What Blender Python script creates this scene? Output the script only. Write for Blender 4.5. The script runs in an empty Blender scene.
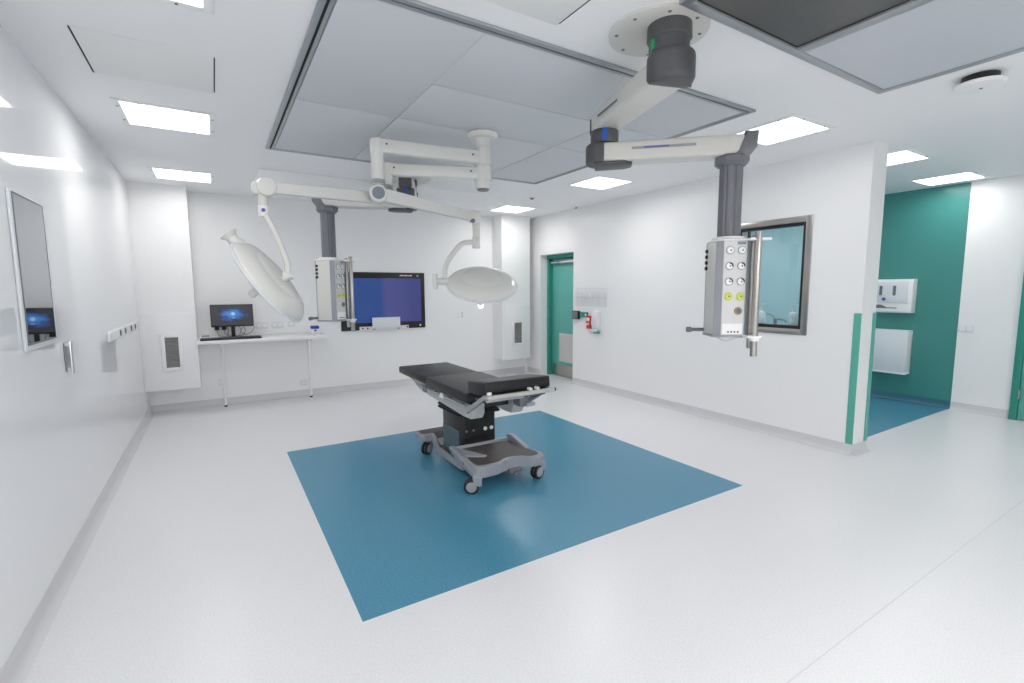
import bpy, bmesh, math, random
from mathutils import Vector, Matrix
random.seed(7)
PI = math.pi
S = bpy.context.scene
COL = S.collection

# ------------------------------------------------------------------ room numbers (metres)
XL, XP, XPE, XR = -0.767, 4.796, 5.055, 7.662      # left wall, partition near/far face, far right wall
YF, YPE, YB, YA = -2.0, 1.98, 7.30, 6.2            # wall behind camera, partition end, back wall, alcove back
ZC = 2.726                                          # ceiling


# ------------------------------------------------------------------ materials
def lin(c):
    c = c / 255.0
    return c / 12.92 if c <= 0.04045 else ((c + 0.055) / 1.055) ** 2.4


def rgb(r, g, b):
    return (lin(r), lin(g), lin(b), 1.0)


def mat(name, col, rough=0.5, metal=0.0, spec=0.5, ior=1.5, emit=None, es=0.0, coat=0.0,
        noise=None, bump=None):
    m = bpy.data.materials.new(name)
    m.use_nodes = True
    nt = m.node_tree
    b = nt.nodes['Principled BSDF']
    b.inputs['Base Color'].default_value = col
    b.inputs['Roughness'].default_value = rough
    b.inputs['Metallic'].default_value = metal
    b.inputs['Specular IOR Level'].default_value = spec
    b.inputs['IOR'].default_value = ior
    b.inputs['Coat Weight'].default_value = coat
    if emit is not None:
        b.inputs['Emission Color'].default_value = emit
        b.inputs['Emission Strength'].default_value = es
    if noise:
        scale, lo, hi, det = noise
        tc = nt.nodes.new('ShaderNodeTexCoord')
        n = nt.nodes.new('ShaderNodeTexNoise')
        n.inputs['Scale'].default_value = scale
        n.inputs['Detail'].default_value = det
        n.inputs['Roughness'].default_value = 0.7
        r = nt.nodes.new('ShaderNodeValToRGB')
        r.color_ramp.elements[0].position = 0.3
        r.color_ramp.elements[1].position = 0.7
        r.color_ramp.elements[0].color = lo
        r.color_ramp.elements[1].color = hi
        nt.links.new(tc.outputs['Object'], n.inputs['Vector'])
        nt.links.new(n.outputs['Fac'], r.inputs['Fac'])
        nt.links.new(r.outputs['Color'], b.inputs['Base Color'])
    if bump:
        scale, strength, dist = bump
        tc = nt.nodes.new('ShaderNodeTexCoord')
        n = nt.nodes.new('ShaderNodeTexNoise')
        n.inputs['Scale'].default_value = scale
        n.inputs['Detail'].default_value = 3
        bp = nt.nodes.new('ShaderNodeBump')
        bp.inputs['Strength'].default_value = strength
        bp.inputs['Distance'].default_value = dist
        nt.links.new(tc.outputs['Object'], n.inputs['Vector'])
        nt.links.new(n.outputs['Fac'], bp.inputs['Height'])
        nt.links.new(bp.outputs['Normal'], b.inputs['Normal'])
    return m


def mulc(c, k):
    return (c[0] * k, c[1] * k, c[2] * k, 1)


WH = (0.80, 0.80, 0.81, 1)
M = {}
M['wall'] = mat('satin_white_cladding', (0.87, 0.87, 0.87, 1), 0.32, bump=(3.0, 0.05, 0.01))
M['wall_gloss'] = mat('gloss_white_cladding', (0.85, 0.855, 0.87, 1), 0.055, ior=1.52)
M['plinth'] = mat('boxing_cover_white', (0.84, 0.84, 0.85, 1), 0.25)
M['ceil'] = mat('ceiling_paint', (0.90, 0.90, 0.905, 1), 0.6)
fl = (0.775, 0.77, 0.785, 1)
M['floor'] = mat('speckled_white_vinyl', fl, 0.30, noise=(130.0, mulc(fl, 0.92), mulc(fl, 1.07), 2.0))
M['cove'] = mat('cove_vinyl', (0.64, 0.64, 0.655, 1), 0.35)
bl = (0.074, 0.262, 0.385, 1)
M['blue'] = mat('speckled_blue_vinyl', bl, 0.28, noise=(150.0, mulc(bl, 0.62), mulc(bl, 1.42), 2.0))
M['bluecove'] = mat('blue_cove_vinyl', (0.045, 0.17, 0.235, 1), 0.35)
M['tealwall'] = mat('teal_cladding', (0.062, 0.265, 0.243, 1), 0.25)
M['turq'] = mat('turquoise_cladding', (0.52, 0.70, 0.74, 1), 0.22)
M['teal'] = mat('teal_door_paint', (0.130, 0.450, 0.395, 1), 0.38)
M['tealframe'] = mat('teal_frame_paint', (0.028, 0.270, 0.210, 1), 0.38)
M['guard'] = mat('teal_corner_guard', (0.10, 0.42, 0.34, 1), 0.4)
M['steel'] = mat('brushed_steel', (0.47, 0.45, 0.42, 1), 0.32, metal=1.0)
M['chrome'] = mat('chrome', (0.72, 0.72, 0.72, 1), 0.12, metal=1.0)
M['alu'] = mat('satin_aluminium', (0.42, 0.44, 0.46, 1), 0.4, metal=0.7)
M['cream'] = mat('pendant_cream_enamel', (0.66, 0.65, 0.61, 1), 0.28)
M['lampwhite'] = mat('lamp_white_enamel', (0.73, 0.725, 0.69, 1), 0.25)
M['white'] = mat('white_plastic', (0.86, 0.86, 0.86, 1), 0.35)
M['offwhite'] = mat('soft_white_plastic', (0.74, 0.76, 0.79, 1), 0.35)
M['panel'] = mat('outlet_panel_white', (0.64, 0.64, 0.635, 1), 0.35)
M['dgrey'] = mat('dark_grey_plastic', (0.085, 0.085, 0.09, 1), 0.45)
M['mgrey'] = mat('mid_grey_plastic', (0.16, 0.165, 0.185, 1), 0.4)
M['bgrey'] = mat('blue_grey_plastic', (0.20, 0.235, 0.30, 1), 0.4)
M['lgrey'] = mat('light_grey_enamel', (0.33, 0.34, 0.37, 1), 0.33)
M['black'] = mat('black_plastic', (0.012, 0.012, 0.014, 1), 0.38)
M['rubber'] = mat('black_rubber', (0.015, 0.016, 0.018, 1), 0.6)
M['pad'] = mat('black_upholstery', (0.006, 0.006, 0.007, 1), 0.42, bump=(60.0, 0.08, 0.002))
M['tray'] = mat('dark_brown_mat', (0.075, 0.066, 0.062, 1), 0.5)
M['tabmetal'] = mat('warm_grey_metal', (0.50, 0.485, 0.465, 1), 0.36, metal=0.08)
M['tealpanel'] = mat('grey_teal_panel', (0.095, 0.14, 0.155, 1), 0.25)
M['canopy'] = mat('laminar_screen_cloth', (0.63, 0.65, 0.675, 1), 0.55)
M['canopy_b'] = mat('laminar_screen_pale', (0.56, 0.585, 0.625, 1), 0.5)
M['canopydark'] = mat('dark_louvre_panel', (0.085, 0.083, 0.080, 1), 0.35)
M['hatch'] = mat('hatch_paint', (0.86, 0.865, 0.85, 1), 0.55)
M['gap'] = mat('shadow_gap_black', (0.008, 0.008, 0.008, 1), 0.7)
M['green'] = mat('green_marker', (0.01, 0.32, 0.12, 1), 0.4)
M['bluemark'] = mat('blue_marker', (0.01, 0.10, 0.50, 1), 0.4)
M['violet'] = mat('violet_logo', (0.10, 0.09, 0.42, 1), 0.4)
M['yellow'] = mat('yellow_green_outlet', (0.62, 0.68, 0.12, 1), 0.4)
M['gold'] = mat('brass', (0.45, 0.32, 0.10, 1), 0.3, metal=0.8)
M['red'] = mat('red_plastic', (0.55, 0.02, 0.03, 1), 0.35)
M['navy'] = mat('navy_lid', (0.02, 0.04, 0.35, 1), 0.35)
M['vent'] = mat('vent_louvre', (0.30, 0.30, 0.28, 1), 0.5)
M['louvre'] = mat('white_louvre', (0.66, 0.65, 0.63, 1), 0.5)
M['cable'] = mat('grey_cable', (0.30, 0.30, 0.31, 1), 0.5)
M['lamp'] = mat('light_diffuser', (1, 1, 1, 1), 0.5, emit=(1.0, 0.99, 0.975, 1), es=2.2)
M['lens'] = mat('unlit_lens', (0.75, 0.76, 0.78, 1), 0.1)
M['led'] = mat('operating_led', (1, 1, 1, 1), 0.3, emit=(0.86, 0.88, 1.0, 1), es=9.0)
M['mirror_screen'] = mat('dark_glass_screen', (0.50, 0.515, 0.54, 1), 0.02, metal=1.0)
M['acrylic_line'] = mat('acrylic_edge', (0.66, 0.66, 0.68, 1), 0.2)


def glass(name, tint, ior=1.45):
    m = bpy.data.materials.new(name)
    m.use_nodes = True
    nt = m.node_tree
    nt.nodes.clear()
    o = nt.nodes.new('ShaderNodeOutputMaterial')
    t = nt.nodes.new('ShaderNodeBsdfTransparent')
    t.inputs['Color'].default_value = tint
    g = nt.nodes.new('ShaderNodeBsdfGlossy')
    g.inputs['Roughness'].default_value = 0.01
    lw = nt.nodes.new('ShaderNodeLayerWeight')
    pw = nt.nodes.new('ShaderNodeMath')
    pw.operation = 'POWER'
    pw.inputs[1].default_value = 5.0
    f = nt.nodes.new('ShaderNodeMath')
    f.operation = 'MULTIPLY_ADD'
    f0 = ((ior - 1) / (ior + 1)) ** 2
    f.inputs[1].default_value = 1 - f0
    f.inputs[2].default_value = f0
    nt.links.new(lw.outputs['Facing'], pw.inputs[0])
    nt.links.new(pw.outputs[0], f.inputs[0])
    x = nt.nodes.new('ShaderNodeMixShader')
    nt.links.new(f.outputs[0], x.inputs[0])
    nt.links.new(t.outputs[0], x.inputs[1])
    nt.links.new(g.outputs[0], x.inputs[2])
    nt.links.new(x.outputs[0], o.inputs[0])
    return m


M['glass'] = glass('window_glass', (0.90, 0.97, 0.98, 1))
M['acrylic'] = glass('clear_acrylic', (0.992, 0.992, 0.995, 1), 1.12)


def screen_mat(name, kind):
    """Lit display: colours come from the shown picture, on the wall display with reflections mixed in."""
    m = bpy.data.materials.new(name)
    m.use_nodes = True
    nt = m.node_tree
    b = nt.nodes['Principled BSDF']
    b.inputs['Base Color'].default_value = (0.01, 0.01, 0.012, 1)
    b.inputs['Roughness'].default_value = 0.06
    tc = nt.nodes.new('ShaderNodeTexCoord')
    sp = nt.nodes.new('ShaderNodeSeparateXYZ')
    nt.links.new(tc.outputs['Generated'], sp.inputs[0])

    def math_(op, a, c=None, clamp=False):
        n = nt.nodes.new('ShaderNodeMath')
        n.operation = op
        n.use_clamp = clamp
        for i, v in enumerate((a, c)):
            if v is None:
                continue
            if isinstance(v, (int, float)):
                n.inputs[i].default_value = v
            else:
                nt.links.new(v, n.inputs[i])
        return n.outputs[0]

    def mixc(f, a, c):
        n = nt.nodes.new('ShaderNodeMix')
        n.data_type = 'RGBA'
        nt.links.new(f, n.inputs[0])
        for i, v in ((6, a), (7, c)):
            if isinstance(v, tuple):
                n.inputs[i].default_value = v
            else:
                nt.links.new(v, n.inputs[i])
        return n.outputs[2]

    def blob(cx, cz, rx, rz, soft, noise=0.0):
        dx = math_('DIVIDE', math_('SUBTRACT', sp.outputs['X'], cx), rx)
        dz = math_('DIVIDE', math_('SUBTRACT', sp.outputs['Z'], cz), rz)
        d = math_('SQRT', math_('ADD', math_('MULTIPLY', dx, dx), math_('MULTIPLY', dz, dz)))
        if noise:
            n = nt.nodes.new('ShaderNodeTexNoise')
            n.inputs['Scale'].default_value = 6.0
            nt.links.new(tc.outputs['Generated'], n.inputs['Vector'])
            d = math_('ADD', d, math_('MULTIPLY', math_('SUBTRACT', n.outputs['Fac'], 0.5), noise))
        return math_('DIVIDE', math_('SUBTRACT', 1.0, d), soft, True)

    if kind == 'desktop':
        c = mixc(blob(0.52, 0.52, 0.36, 0.30, 0.5, 1.5), (0.018, 0.022, 0.032, 1), (0.015, 0.12, 0.50, 1))
        c = mixc(blob(0.50, 0.56, 0.22, 0.2, 0.8, 0.9), c, (0.05, 0.32, 0.72, 1))
        c = mixc(blob(0.52, 0.56, 0.055, 0.10, 0.4), c, (0.45, 0.6, 0.8, 1))
        c = mixc(blob(0.53, 0.36, 0.06, 0.025, 0.5), c, (0.35, 0.5, 0.8, 1))
        strength = 0.55
    else:  # wall display: blue picture and glass reflections, both put into the emission
        c = mixc(math_('MULTIPLY', math_('SUBTRACT', sp.outputs['X'], 0.44), 14.0, True),
                 (0.012, 0.068, 0.30, 1), (0.072, 0.080, 0.30, 1))
        c = mixc(math_('MULTIPLY', math_('SUBTRACT', sp.outputs['X'], 0.62), 2.0, True), c,
                 (0.040, 0.058, 0.24, 1))
        strength = 0.45
    nt.links.new(c, b.inputs['Emission Color'])
    b.inputs['Emission Strength'].default_value = strength
    return m


M['desktop'] = screen_mat('desktop_screen', 'desktop')
M['tvscreen'] = screen_mat('display_screen', 'tv')


# ------------------------------------------------------------------ mesh collector
class B:
    def __init__(self):
        self.bm = bmesh.new()

    def _xf(self, vs, mtx):
        if mtx is not None:
            bmesh.ops.transform(self.bm, matrix=mtx, verts=vs)

    def box(self, x0, x1, y0, y1, z0, z1, bev=0.0, seg=2, mtx=None):
        bm = self.bm
        r = bmesh.ops.create_cube(bm, size=1.0)
        vs = r['verts']
        sx, sy, sz = abs(x1 - x0), abs(y1 - y0), abs(z1 - z0)
        for v in vs:
            v.co = Vector(((x0 + x1) / 2 + v.co.x * sx, (y0 + y1) / 2 + v.co.y * sy, (z0 + z1) / 2 + v.co.z * sz))
        if bev > 0:
            bev = min(bev, 0.49 * min(sx, sy, sz))
            es = list({e for v in vs for e in v.link_edges})
            g = bmesh.ops.bevel(bm, geom=es, offset=bev, offset_type='OFFSET', segments=seg, profile=0.5,
                                affect='EDGES', clamp_overlap=True)
            vs = list({v for f in g['faces'] for v in f.verts} | {v for v in vs if v.is_valid})
        self._xf(vs, mtx)
        return self

    def lathe(self, prof, seg=32, mtx=None, cap=True):
        bm = self.bm
        rings = []
        for r, z in prof:
            if r < 1e-6:
                rings.append([bm.verts.new((0, 0, z))])
            else:
                rings.append([bm.verts.new((r * math.cos(2 * PI * i / seg), r * math.sin(2 * PI * i / seg), z))
                              for i in range(seg)])
        for a, c in zip(rings, rings[1:]):
            for i in range(seg):
                j = (i + 1) % seg
                if len(a) == 1 and len(c) == 1:
                    continue
                if len(a) == 1:
                    bm.faces.new((a[0], c[i], c[j]))
                elif len(c) == 1:
                    bm.faces.new((a[i], a[j], c[0]))
                else:
                    bm.faces.new((a[i], a[j], c[j], c[i]))
        if cap:
            if len(rings[0]) > 1:
                bm.faces.new(rings[0])
            if len(rings[-1]) > 1:
                bm.faces.new(rings[-1])
        self._xf([v for r in rings for v in r], mtx)
        return self

    def cyl(self, p0, p1, r0, r1=None, seg=24, bev=0.0):
        p0, p1 = Vector(p0), Vector(p1)
        d = p1 - p0
        L = d.length
        r1 = r0 if r1 is None else r1
        q = d.normalized().to_track_quat('Z', 'Y').to_matrix().to_4x4()
        mtx = Matrix.Translation(p0) @ q
        if bev > 0:
            pr = [(r0 - bev, 0), (r0 - 0.3 * bev, 0.3 * bev), (r0, bev), (r1, L - bev), (r1 - 0.3 * bev, L - 0.3 * bev),
                  (r1 - bev, L)]
        else:
            pr = [(r0, 0), (r1, L)]
        return self.lathe(pr, seg, mtx)

    def tube(self, pts, r, seg=12, sub=6):
        bm = self.bm
        P = [Vector(p) for p in pts]
        if len(P) > 2 and sub > 1:
            Q = []
            ext = [2 * P[0] - P[1]] + P + [2 * P[-1] - P[-2]]
            for i in range(1, len(ext) - 2):
                a, b_, c, d = ext[i - 1:i + 3]
                for k in range(sub):
                    t = k / sub
                    Q.append(0.5 * ((2 * b_) + (c - a) * t + (2 * a - 5 * b_ + 4 * c - d) * t * t
                                    + (3 * b_ - a - 3 * c + d) * t ** 3))
            Q.append(P[-1])
            P = Q
        up = None
        rings = []
        for i, p in enumerate(P):
            t = (P[min(i + 1, len(P) - 1)] - P[max(i - 1, 0)]).normalized()
            if up is None:
                up = t.orthogonal().normalized()
            up = (up - t * up.dot(t)).normalized()
            s = t.cross(up)
            rings.append([bm.verts.new(p + r * (math.cos(2 * PI * k / seg) * up + math.sin(2 * PI * k / seg) * s))
                          for k in range(seg)])
        for a, c in zip(rings, rings[1:]):
            for k in range(seg):
                j = (k + 1) % seg
                bm.faces.new((a[k], a[j], c[j], c[k]))
        bm.faces.new(rings[0])
        bm.faces.new(rings[-1])
        return self

    def prism(self, pts, h0, h1, axis='z', bev=0.0, seg=2, mtx=None):
        """Extrude a 2D outline. axis z: (x,y); axis x: (y,z)->x; axis y: (x,z)->y."""
        bm = self.bm

        def mk(p, h):
            if axis == 'z':
                return (p[0], p[1], h)
            if axis == 'x':
                return (h, p[0], p[1])
            return (p[0], h, p[1])
        a = [bm.verts.new(mk(p, h0)) for p in pts]
        c = [bm.verts.new(mk(p, h1)) for p in pts]
        n = len(pts)
        fs = [bm.faces.new(a), bm.faces.new(c)]
        for i in range(n):
            j = (i + 1) % n
            fs.append(bm.faces.new((a[i], a[j], c[j], c[i])))
        vs = a + c
        if bev > 0:
            es = [e for e in {e for f in fs[:2] for e in f.edges}]
            g = bmesh.ops.bevel(bm, geom=es, offset=bev, offset_type='OFFSET', segments=seg, profile=0.5,
                                affect='EDGES', clamp_overlap=True)
            vs = list({v for f in g['faces'] for v in f.verts} | {v for v in vs if v.is_valid})
        self._xf(vs, mtx)
        return self


def obj(name, b, m, parent=None, ang=35, **props):
    bm = b.bm
    bmesh.ops.recalc_face_normals(bm, faces=bm.faces)
    off = Vector((0, 0, 0))
    if parent is not None:
        p = parent
        while p is not None:
            off += p.location
            p = p.parent
    else:
        xs = [v.co.copy() for v in bm.verts]
        lo = Vector((min(v.x for v in xs), min(v.y for v in xs), min(v.z for v in xs)))
        hi = Vector((max(v.x for v in xs), max(v.y for v in xs), max(v.z for v in xs)))
        off = Vector(((lo.x + hi.x) / 2, (lo.y + hi.y) / 2, lo.z))
    for v in bm.verts:
        v.co -= off
    me = bpy.data.meshes.new(name)
    bm.to_mesh(me)
    bm.free()
    me.materials.append(M[m] if isinstance(m, str) else m)
    me.polygons.foreach_set('use_smooth', [True] * len(me.polygons))
    me.set_sharp_from_angle(angle=math.radians(ang))
    o = bpy.data.objects.new(name, me)
    COL.objects.link(o)
    if parent is not None:
        o.parent = parent
    else:
        o.location = off
    for k, v in props.items():
        o[k] = v
    return o


def tag(o, label, cat, group=None):
    o['label'] = label
    o['category'] = cat
    if group:
        o['group'] = group
    return o


def thing(name, loc, label, cat, group=None):
    o = bpy.data.objects.new(name, None)
    o.empty_display_size = 0.1
    COL.objects.link(o)
    o.location = loc
    return tag(o, label, cat, group)


def struct(name, b, m, parent=None, ang=35, label=None):
    o = obj(name, b, m, parent, ang)
    if parent is None:
        o['kind'] = 'structure'
    if label:
        o['label'] = label
    return o


def dup(root, loc, label):
    r = root.copy()
    COL.objects.link(r)
    r.location = loc
    r['label'] = label
    for ch in list(root.children):
        c = ch.copy()
        COL.objects.link(c)
        c.parent = r
        for g in list(ch.children):
            d = g.copy()
            COL.objects.link(d)
            d.parent = c
    return r


# ------------------------------------------------------------------ room shell
T = 0.12
# mat (inlay) of blue vinyl is set flush into the floor
MX0, MX1, MY0, MY1 = 0.482, 3.351, 2.096, 4.818
b = B()
b.box(XL - 0.3, MX0, YF - 0.1, YB + 0.1, -0.1, 0).box(MX1, XR + 0.1, YF - 0.1, 2.15, -0.1, 0)
b.box(MX0, MX1, YF - 0.1, MY0, -0.1, 0).box(MX0, MX1, MY1, YB + 0.1, -0.1, 0)
b.box(MX1, XPE, 2.15, YB + 0.1, -0.1, 0)
struct('floor', b, 'floor', label='pale speckled vinyl floor of the operating room')
struct('floor_inlay', B().box(MX0, MX1, MY0, MY1, -0.1, 0), 'blue', label='blue speckled vinyl rectangle inlaid under the operating table')
struct('floor_scrub', B().box(XPE, XR + 0.1, 2.15, YA + 0.1, -0.1, 0), 'blue', label='blue speckled vinyl floor of the scrub alcove')
struct('floor_seam', B().box(1.0, XR, 0.889, 0.8935, 0, 0.0006), 'cove', label='welded seam line in the pale floor')

struct('ceiling', B().box(XL - 0.3, XR + 0.1, YF - 0.1, YB + 0.1, ZC, ZC + 0.15), 'ceil')
struct('wall_left', B().box(XL - T, XL, YF, YB, 0, ZC), 'wall_gloss')
struct('wall_back', B().box(XL - T, XPE, YB, YB + T, 0, ZC), 'wall')
struct('wall_front', B().box(XL - T, XR + T, YF - T, YF, 0, ZC), 'wall')
# far right wall: white part and teal part
YT = 2.135
struct('wall_right', B().box(XR, XR + T, YF, YT, 0, ZC), 'wall')
struct('wall_scrub', B().box(XR, XR + T, YT, 3.7, 0, ZC), 'tealwall')
struct('wall_scrub_side', B().box(XR, XR + T, 3.7, YA, 0, ZC), 'turq')
struct('wall_scrub_back', B().box(XPE, XR + T, YA, YA + T, 0, ZC), 'wall')

# partition with door opening and window opening
DY0, DY1, DZ = 5.97, 6.868, 2.077
WY0, WY1, WZ0, WZ1 = 2.440, 3.250, 1.052, 2.170
b = B()
b.box(XP, XPE, YPE, WY0, 0, ZC)
b.box(XP, XPE, WY0, WY1, 0, WZ0).box(XP, XPE, WY0, WY1, WZ1, ZC)
b.box(XP, XPE, WY1, DY0, 0, ZC)
b.box(XP, XPE, DY0, DY1, DZ, ZC)
b.box(XP, XPE, DY1, YB, 0, ZC)
struct('wall_partition', b, 'wall')


# cove skirtings
def cove(name, p0, p1, nrm, m='cove', h=0.095):
    """Skirting with a hollow foot running p0->p1, room side given by nrm (x,y)."""
    bm = bmesh.new()
    prof = [(0.0, 0.0), (0.045, 0.0), (0.045, 0.002), (0.028, 0.006), (0.013, 0.017), (0.006, 0.034), (0.004, h), (0.0, h)]
    rows = []
    for p in (p0, p1):
        rows.append([bm.verts.new((p[0] + nrm[0] * d, p[1] + nrm[1] * d, z)) for d, z in prof])
    n = len(prof)
    for i in range(n):
        j = (i + 1) % n
        bm.faces.new((rows[0][i], rows[0][j], rows[1][j], rows[1][i]))
    bm.faces.new(rows[0])
    bm.faces.new(rows[1])
    bb = B()
    bb.bm.free()
    bb.bm = bm
    return struct(name, bb, m)


cove('baseboard_left', (XL, YF), (XL, YB), (1, 0))
cove('baseboard_back', (XL, YB), (XP - 0.05, YB), (0, -1))
cove('baseboard_partition', (XP, YPE), (XP, DY0 - 0.0), (-1, 0))
cove('baseboard_partition_corner', (XP, DY1), (XP, YB - 0.05), (-1, 0))
cove('baseboard_partition_end', (XP, YPE), (XPE, YPE), (0, -1))
cove('baseboard_right', (XR, 1.625), (XR, YT), (-1, 0))
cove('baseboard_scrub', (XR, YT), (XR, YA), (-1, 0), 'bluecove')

# boxed-in ducts in the two back corners (hang above the floor) and ceiling bulkhead
b = B().box(XL, -0.215, 6.985, YB, 0.318, ZC)
bx = struct('trim_1', b, 'wall', label='white boxed duct in the left back corner stopping above the floor')
obj('cover', B().box(XL + 0.004, -0.219, 6.980, 6.985, 0.322, 1.243, 0.002), 'plinth', bx)
b = B().box(4.095, 4.655, 6.985, YB, 0.300, ZC)
bx2 = struct('trim_2', b, 'wall', label='white boxed duct in the right back corner beside the green door')
obj('cover', B().box(4.140, 4.651, 6.972, 6.985, 0.304, 1.222, 0.002), 'plinth', bx2)
struct('trim_3', B().box(0.455, 3.33, 5.60, 6.40, 2.610, ZC, 0.004), 'ceil', label='shallow ceiling bulkhead behind the laminar flow canopy')


def vent_grille(x0, x1, z0, z1, y, label):
    t = thing('vent_grille', ((x0 + x1) / 2, y, z0), label, 'vent', 'wall vents on the boxed ducts')
    f = 0.042
    b = B()
    b.box(x0 - f, x0, y - 0.016, y, z0 - f, z1 + f, 0.003).box(x1, x1 + f, y - 0.016, y, z0 - f, z1 + f, 0.003)
    b.box(x0, x1, y - 0.016, y, z0 - f, z0, 0.003).box(x0, x1, y - 0.016, y, z1, z1 + f, 0.003)
    obj('frame', b, 'plinth', t)
    n = 13
    b = B()
    b.box(x0, x1, y - 0.003, y, z0, z1)
    for k in range(n):
        z = z0 + (k + 0.5) * (z1 - z0) / n
        b.box(x0, x1, y - 0.013, y - 0.011, z - 0.010, z + 0.010,
              mtx=Matrix.Translation((0, y - 0.010, z)) @ Matrix.Rotation(0.6, 4, 'X') @ Matrix.Translation((0, -y + 0.012, -z)))
    obj('slats', b, 'vent', t)
    return t


vent_grille(-0.540, -0.408, 0.592, 0.952, 6.979, 'grey louvred vent in a white frame low on the left corner duct')
vent_grille(4.322, 4.468, 0.582, 0.932, 6.971, 'grey louvred vent in a white frame on the duct beside the green door')

# ------------------------------------------------------------------ doors
XLF = 4.936
d1 = obj('door_1', B().box(5.010, 5.050, DY0 + 0.06, DY1 - 0.06, 0.008, DZ - 0.06, 0.002), 'teal')
d1['kind'] = 'structure'
d1['label'] = 'sea green door set back in the white partition'
b = B()
b.box(XLF, XPE - 0.001, DY1 - 0.06, DY1, 0, DZ, 0.002).box(XLF, XPE - 0.001, DY0, DY0 + 0.06, 0, DZ, 0.002)
b.box(XLF, XPE - 0.001, DY0 + 0.06, DY1 - 0.06, DZ - 0.06, DZ, 0.002)
obj('door_frame', b, 'tealframe', d1)
obj('kick_plate', B().box(5.006, 5.0105, DY0 + 0.08, DY1 - 0.08, 0.012, 0.205, 0.001), 'steel', d1)
b = B().box(5.003, 5.0105, 6.14, 6.60, 0.262, 0.750, 0.001)
for k in range(16):
    b.box(5.000, 5.0045, 6.16, 6.58, 0.285 + k * 0.028, 0.303 + k * 0.028, 0.001)
obj('transfer_grille', b, 'louvre', d1)
b = B().box(4.962, 5.009, 6.10, 6.56, 1.925, 1.985, 0.004)
cl = obj('door_closer', b, 'alu', d1)
b = B().box(4.945, 4.965, 6.05, 6.79, 1.935, 1.962, 0.002)
obj('closer_arm', b, 'chrome', cl)
obj('door_pull', B().cyl((4.985, 6.07, 0.95), (4.985, 6.07, 1.25), 0.011).cyl((4.985, 6.07, 0.97), (5.01, 6.07, 0.97), 0.008)
    .cyl((4.985, 6.07, 1.23), (5.01, 6.07, 1.23), 0.008), 'chrome', d1)

# second door in the far right wall
d2 = obj('door_2', B().box(XR - 0.030, XR - 0.004, 0.62, 1.545, 0.008, 2.06, 0.002), 'teal')
d2['kind'] = 'structure'
d2['label'] = 'sea green door in the far right wall at the photo edge'
b = B()
b.box(XR - 0.05, XR - 0.001, 1.547, 1.612, 0, 2.13, 0.003).box(XR - 0.05, XR - 0.001, 0.55, 0.615, 0, 2.13, 0.003)
b.box(XR - 0.05, XR - 0.001, 0.615, 1.547, 2.062, 2.13, 0.003)
obj('door_frame', b, 'tealframe', d2)
obj('kick_plate', B().box(XR - 0.035, XR - 0.029, 0.65, 1.50, 0.012, 0.21, 0.001), 'steel', d2)
for z in (0.30, 1.05, 1.80):
    obj('hinge', B().cyl((XR - 0.054, 1.546, z - 0.05), (XR - 0.054, 1.546, z + 0.05), 0.009), 'steel', d2)

# ------------------------------------------------------------------ window in the partition
w = obj('window_1', B().box(XP + 0.045, XP + 0.052, WY0 + 0.07, WY1 - 0.07, WZ0 + 0.07, WZ1 - 0.07), 'glass')
w['kind'] = 'structure'
w['label'] = 'observation window in a steel frame looking into the scrub area'


def rect_frame(b, x0, x1, y0, y1, z0, z1, f, bev=0.003):
    b.box(x0, x1, y0, y0 + f, z0, z1, bev).box(x0, x1, y1 - f, y1, z0, z1, bev)
    b.box(x0, x1, y0 + f, y1 - f, z0, z0 + f, bev).box(x0, x1, y0 + f, y1 - f, z1 - f, z1, bev)
    return b


obj('frame', rect_frame(B(), XP - 0.012, XP + 0.03, WY0 - 0.008, WY1 + 0.008, WZ0 - 0.008, WZ1 + 0.008, 0.058), 'steel', w)
obj('gasket', rect_frame(B(), XP + 0.004, XP + 0.044, WY0 + 0.050, WY1 - 0.050, WZ0 + 0.050, WZ1 - 0.050, 0.030, 0.002), 'black', w)
obj('rear_gasket', rect_frame(B(), XPE - 0.03, XPE, WY0 + 0.02, WY1 - 0.02, WZ0 + 0.0, WZ1 - 0.01, 0.022, 0.002), 'black', w)
obj('sill', B().box(XP + 0.053, XPE - 0.031, WY0 + 0.0, WY1, WZ0 + 0.0005, WZ0 + 0.044, 0.002), 'steel', w)


def soap(y, label):
    x, z = 4.93, WZ0 + 0.0445
    t = thing('soap_bottle', (x, y, z), label, 'bottle', 'pump bottles behind the window')
    obj('body', B().lathe([(0.0, 0), (0.038, 0), (0.042, 0.006), (0.042, 0.13), (0.036, 0.15), (0.016, 0.162), (0.014, 0.175), (0, 0.176)], 24,
                          Matrix.Translation((x, y, z))), 'white', t)
    b = B().lathe([(0, 0.172), (0.017, 0.172), (0.017, 0.192), (0.006, 0.196), (0.005, 0.225), (0.012, 0.228), (0.012, 0.240), (0, 0.241)], 20,
                  Matrix.Translation((x, y, z)))
    b.tube([(x, y, z + 0.234), (x - 0.01, y - 0.03, z + 0.236), (x - 0.015, y - 0.055, z + 0.226)], 0.005, 8, 3)
    obj('pump', b, 'offwhite', t)
    obj('label_sticker', B().lathe([(0.0424, 0.03), (0.0428, 0.031), (0.0428, 0.10), (0.0424, 0.101)], 24, Matrix.Translation((x, y, z)), False),
        'offwhite', t)


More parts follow.
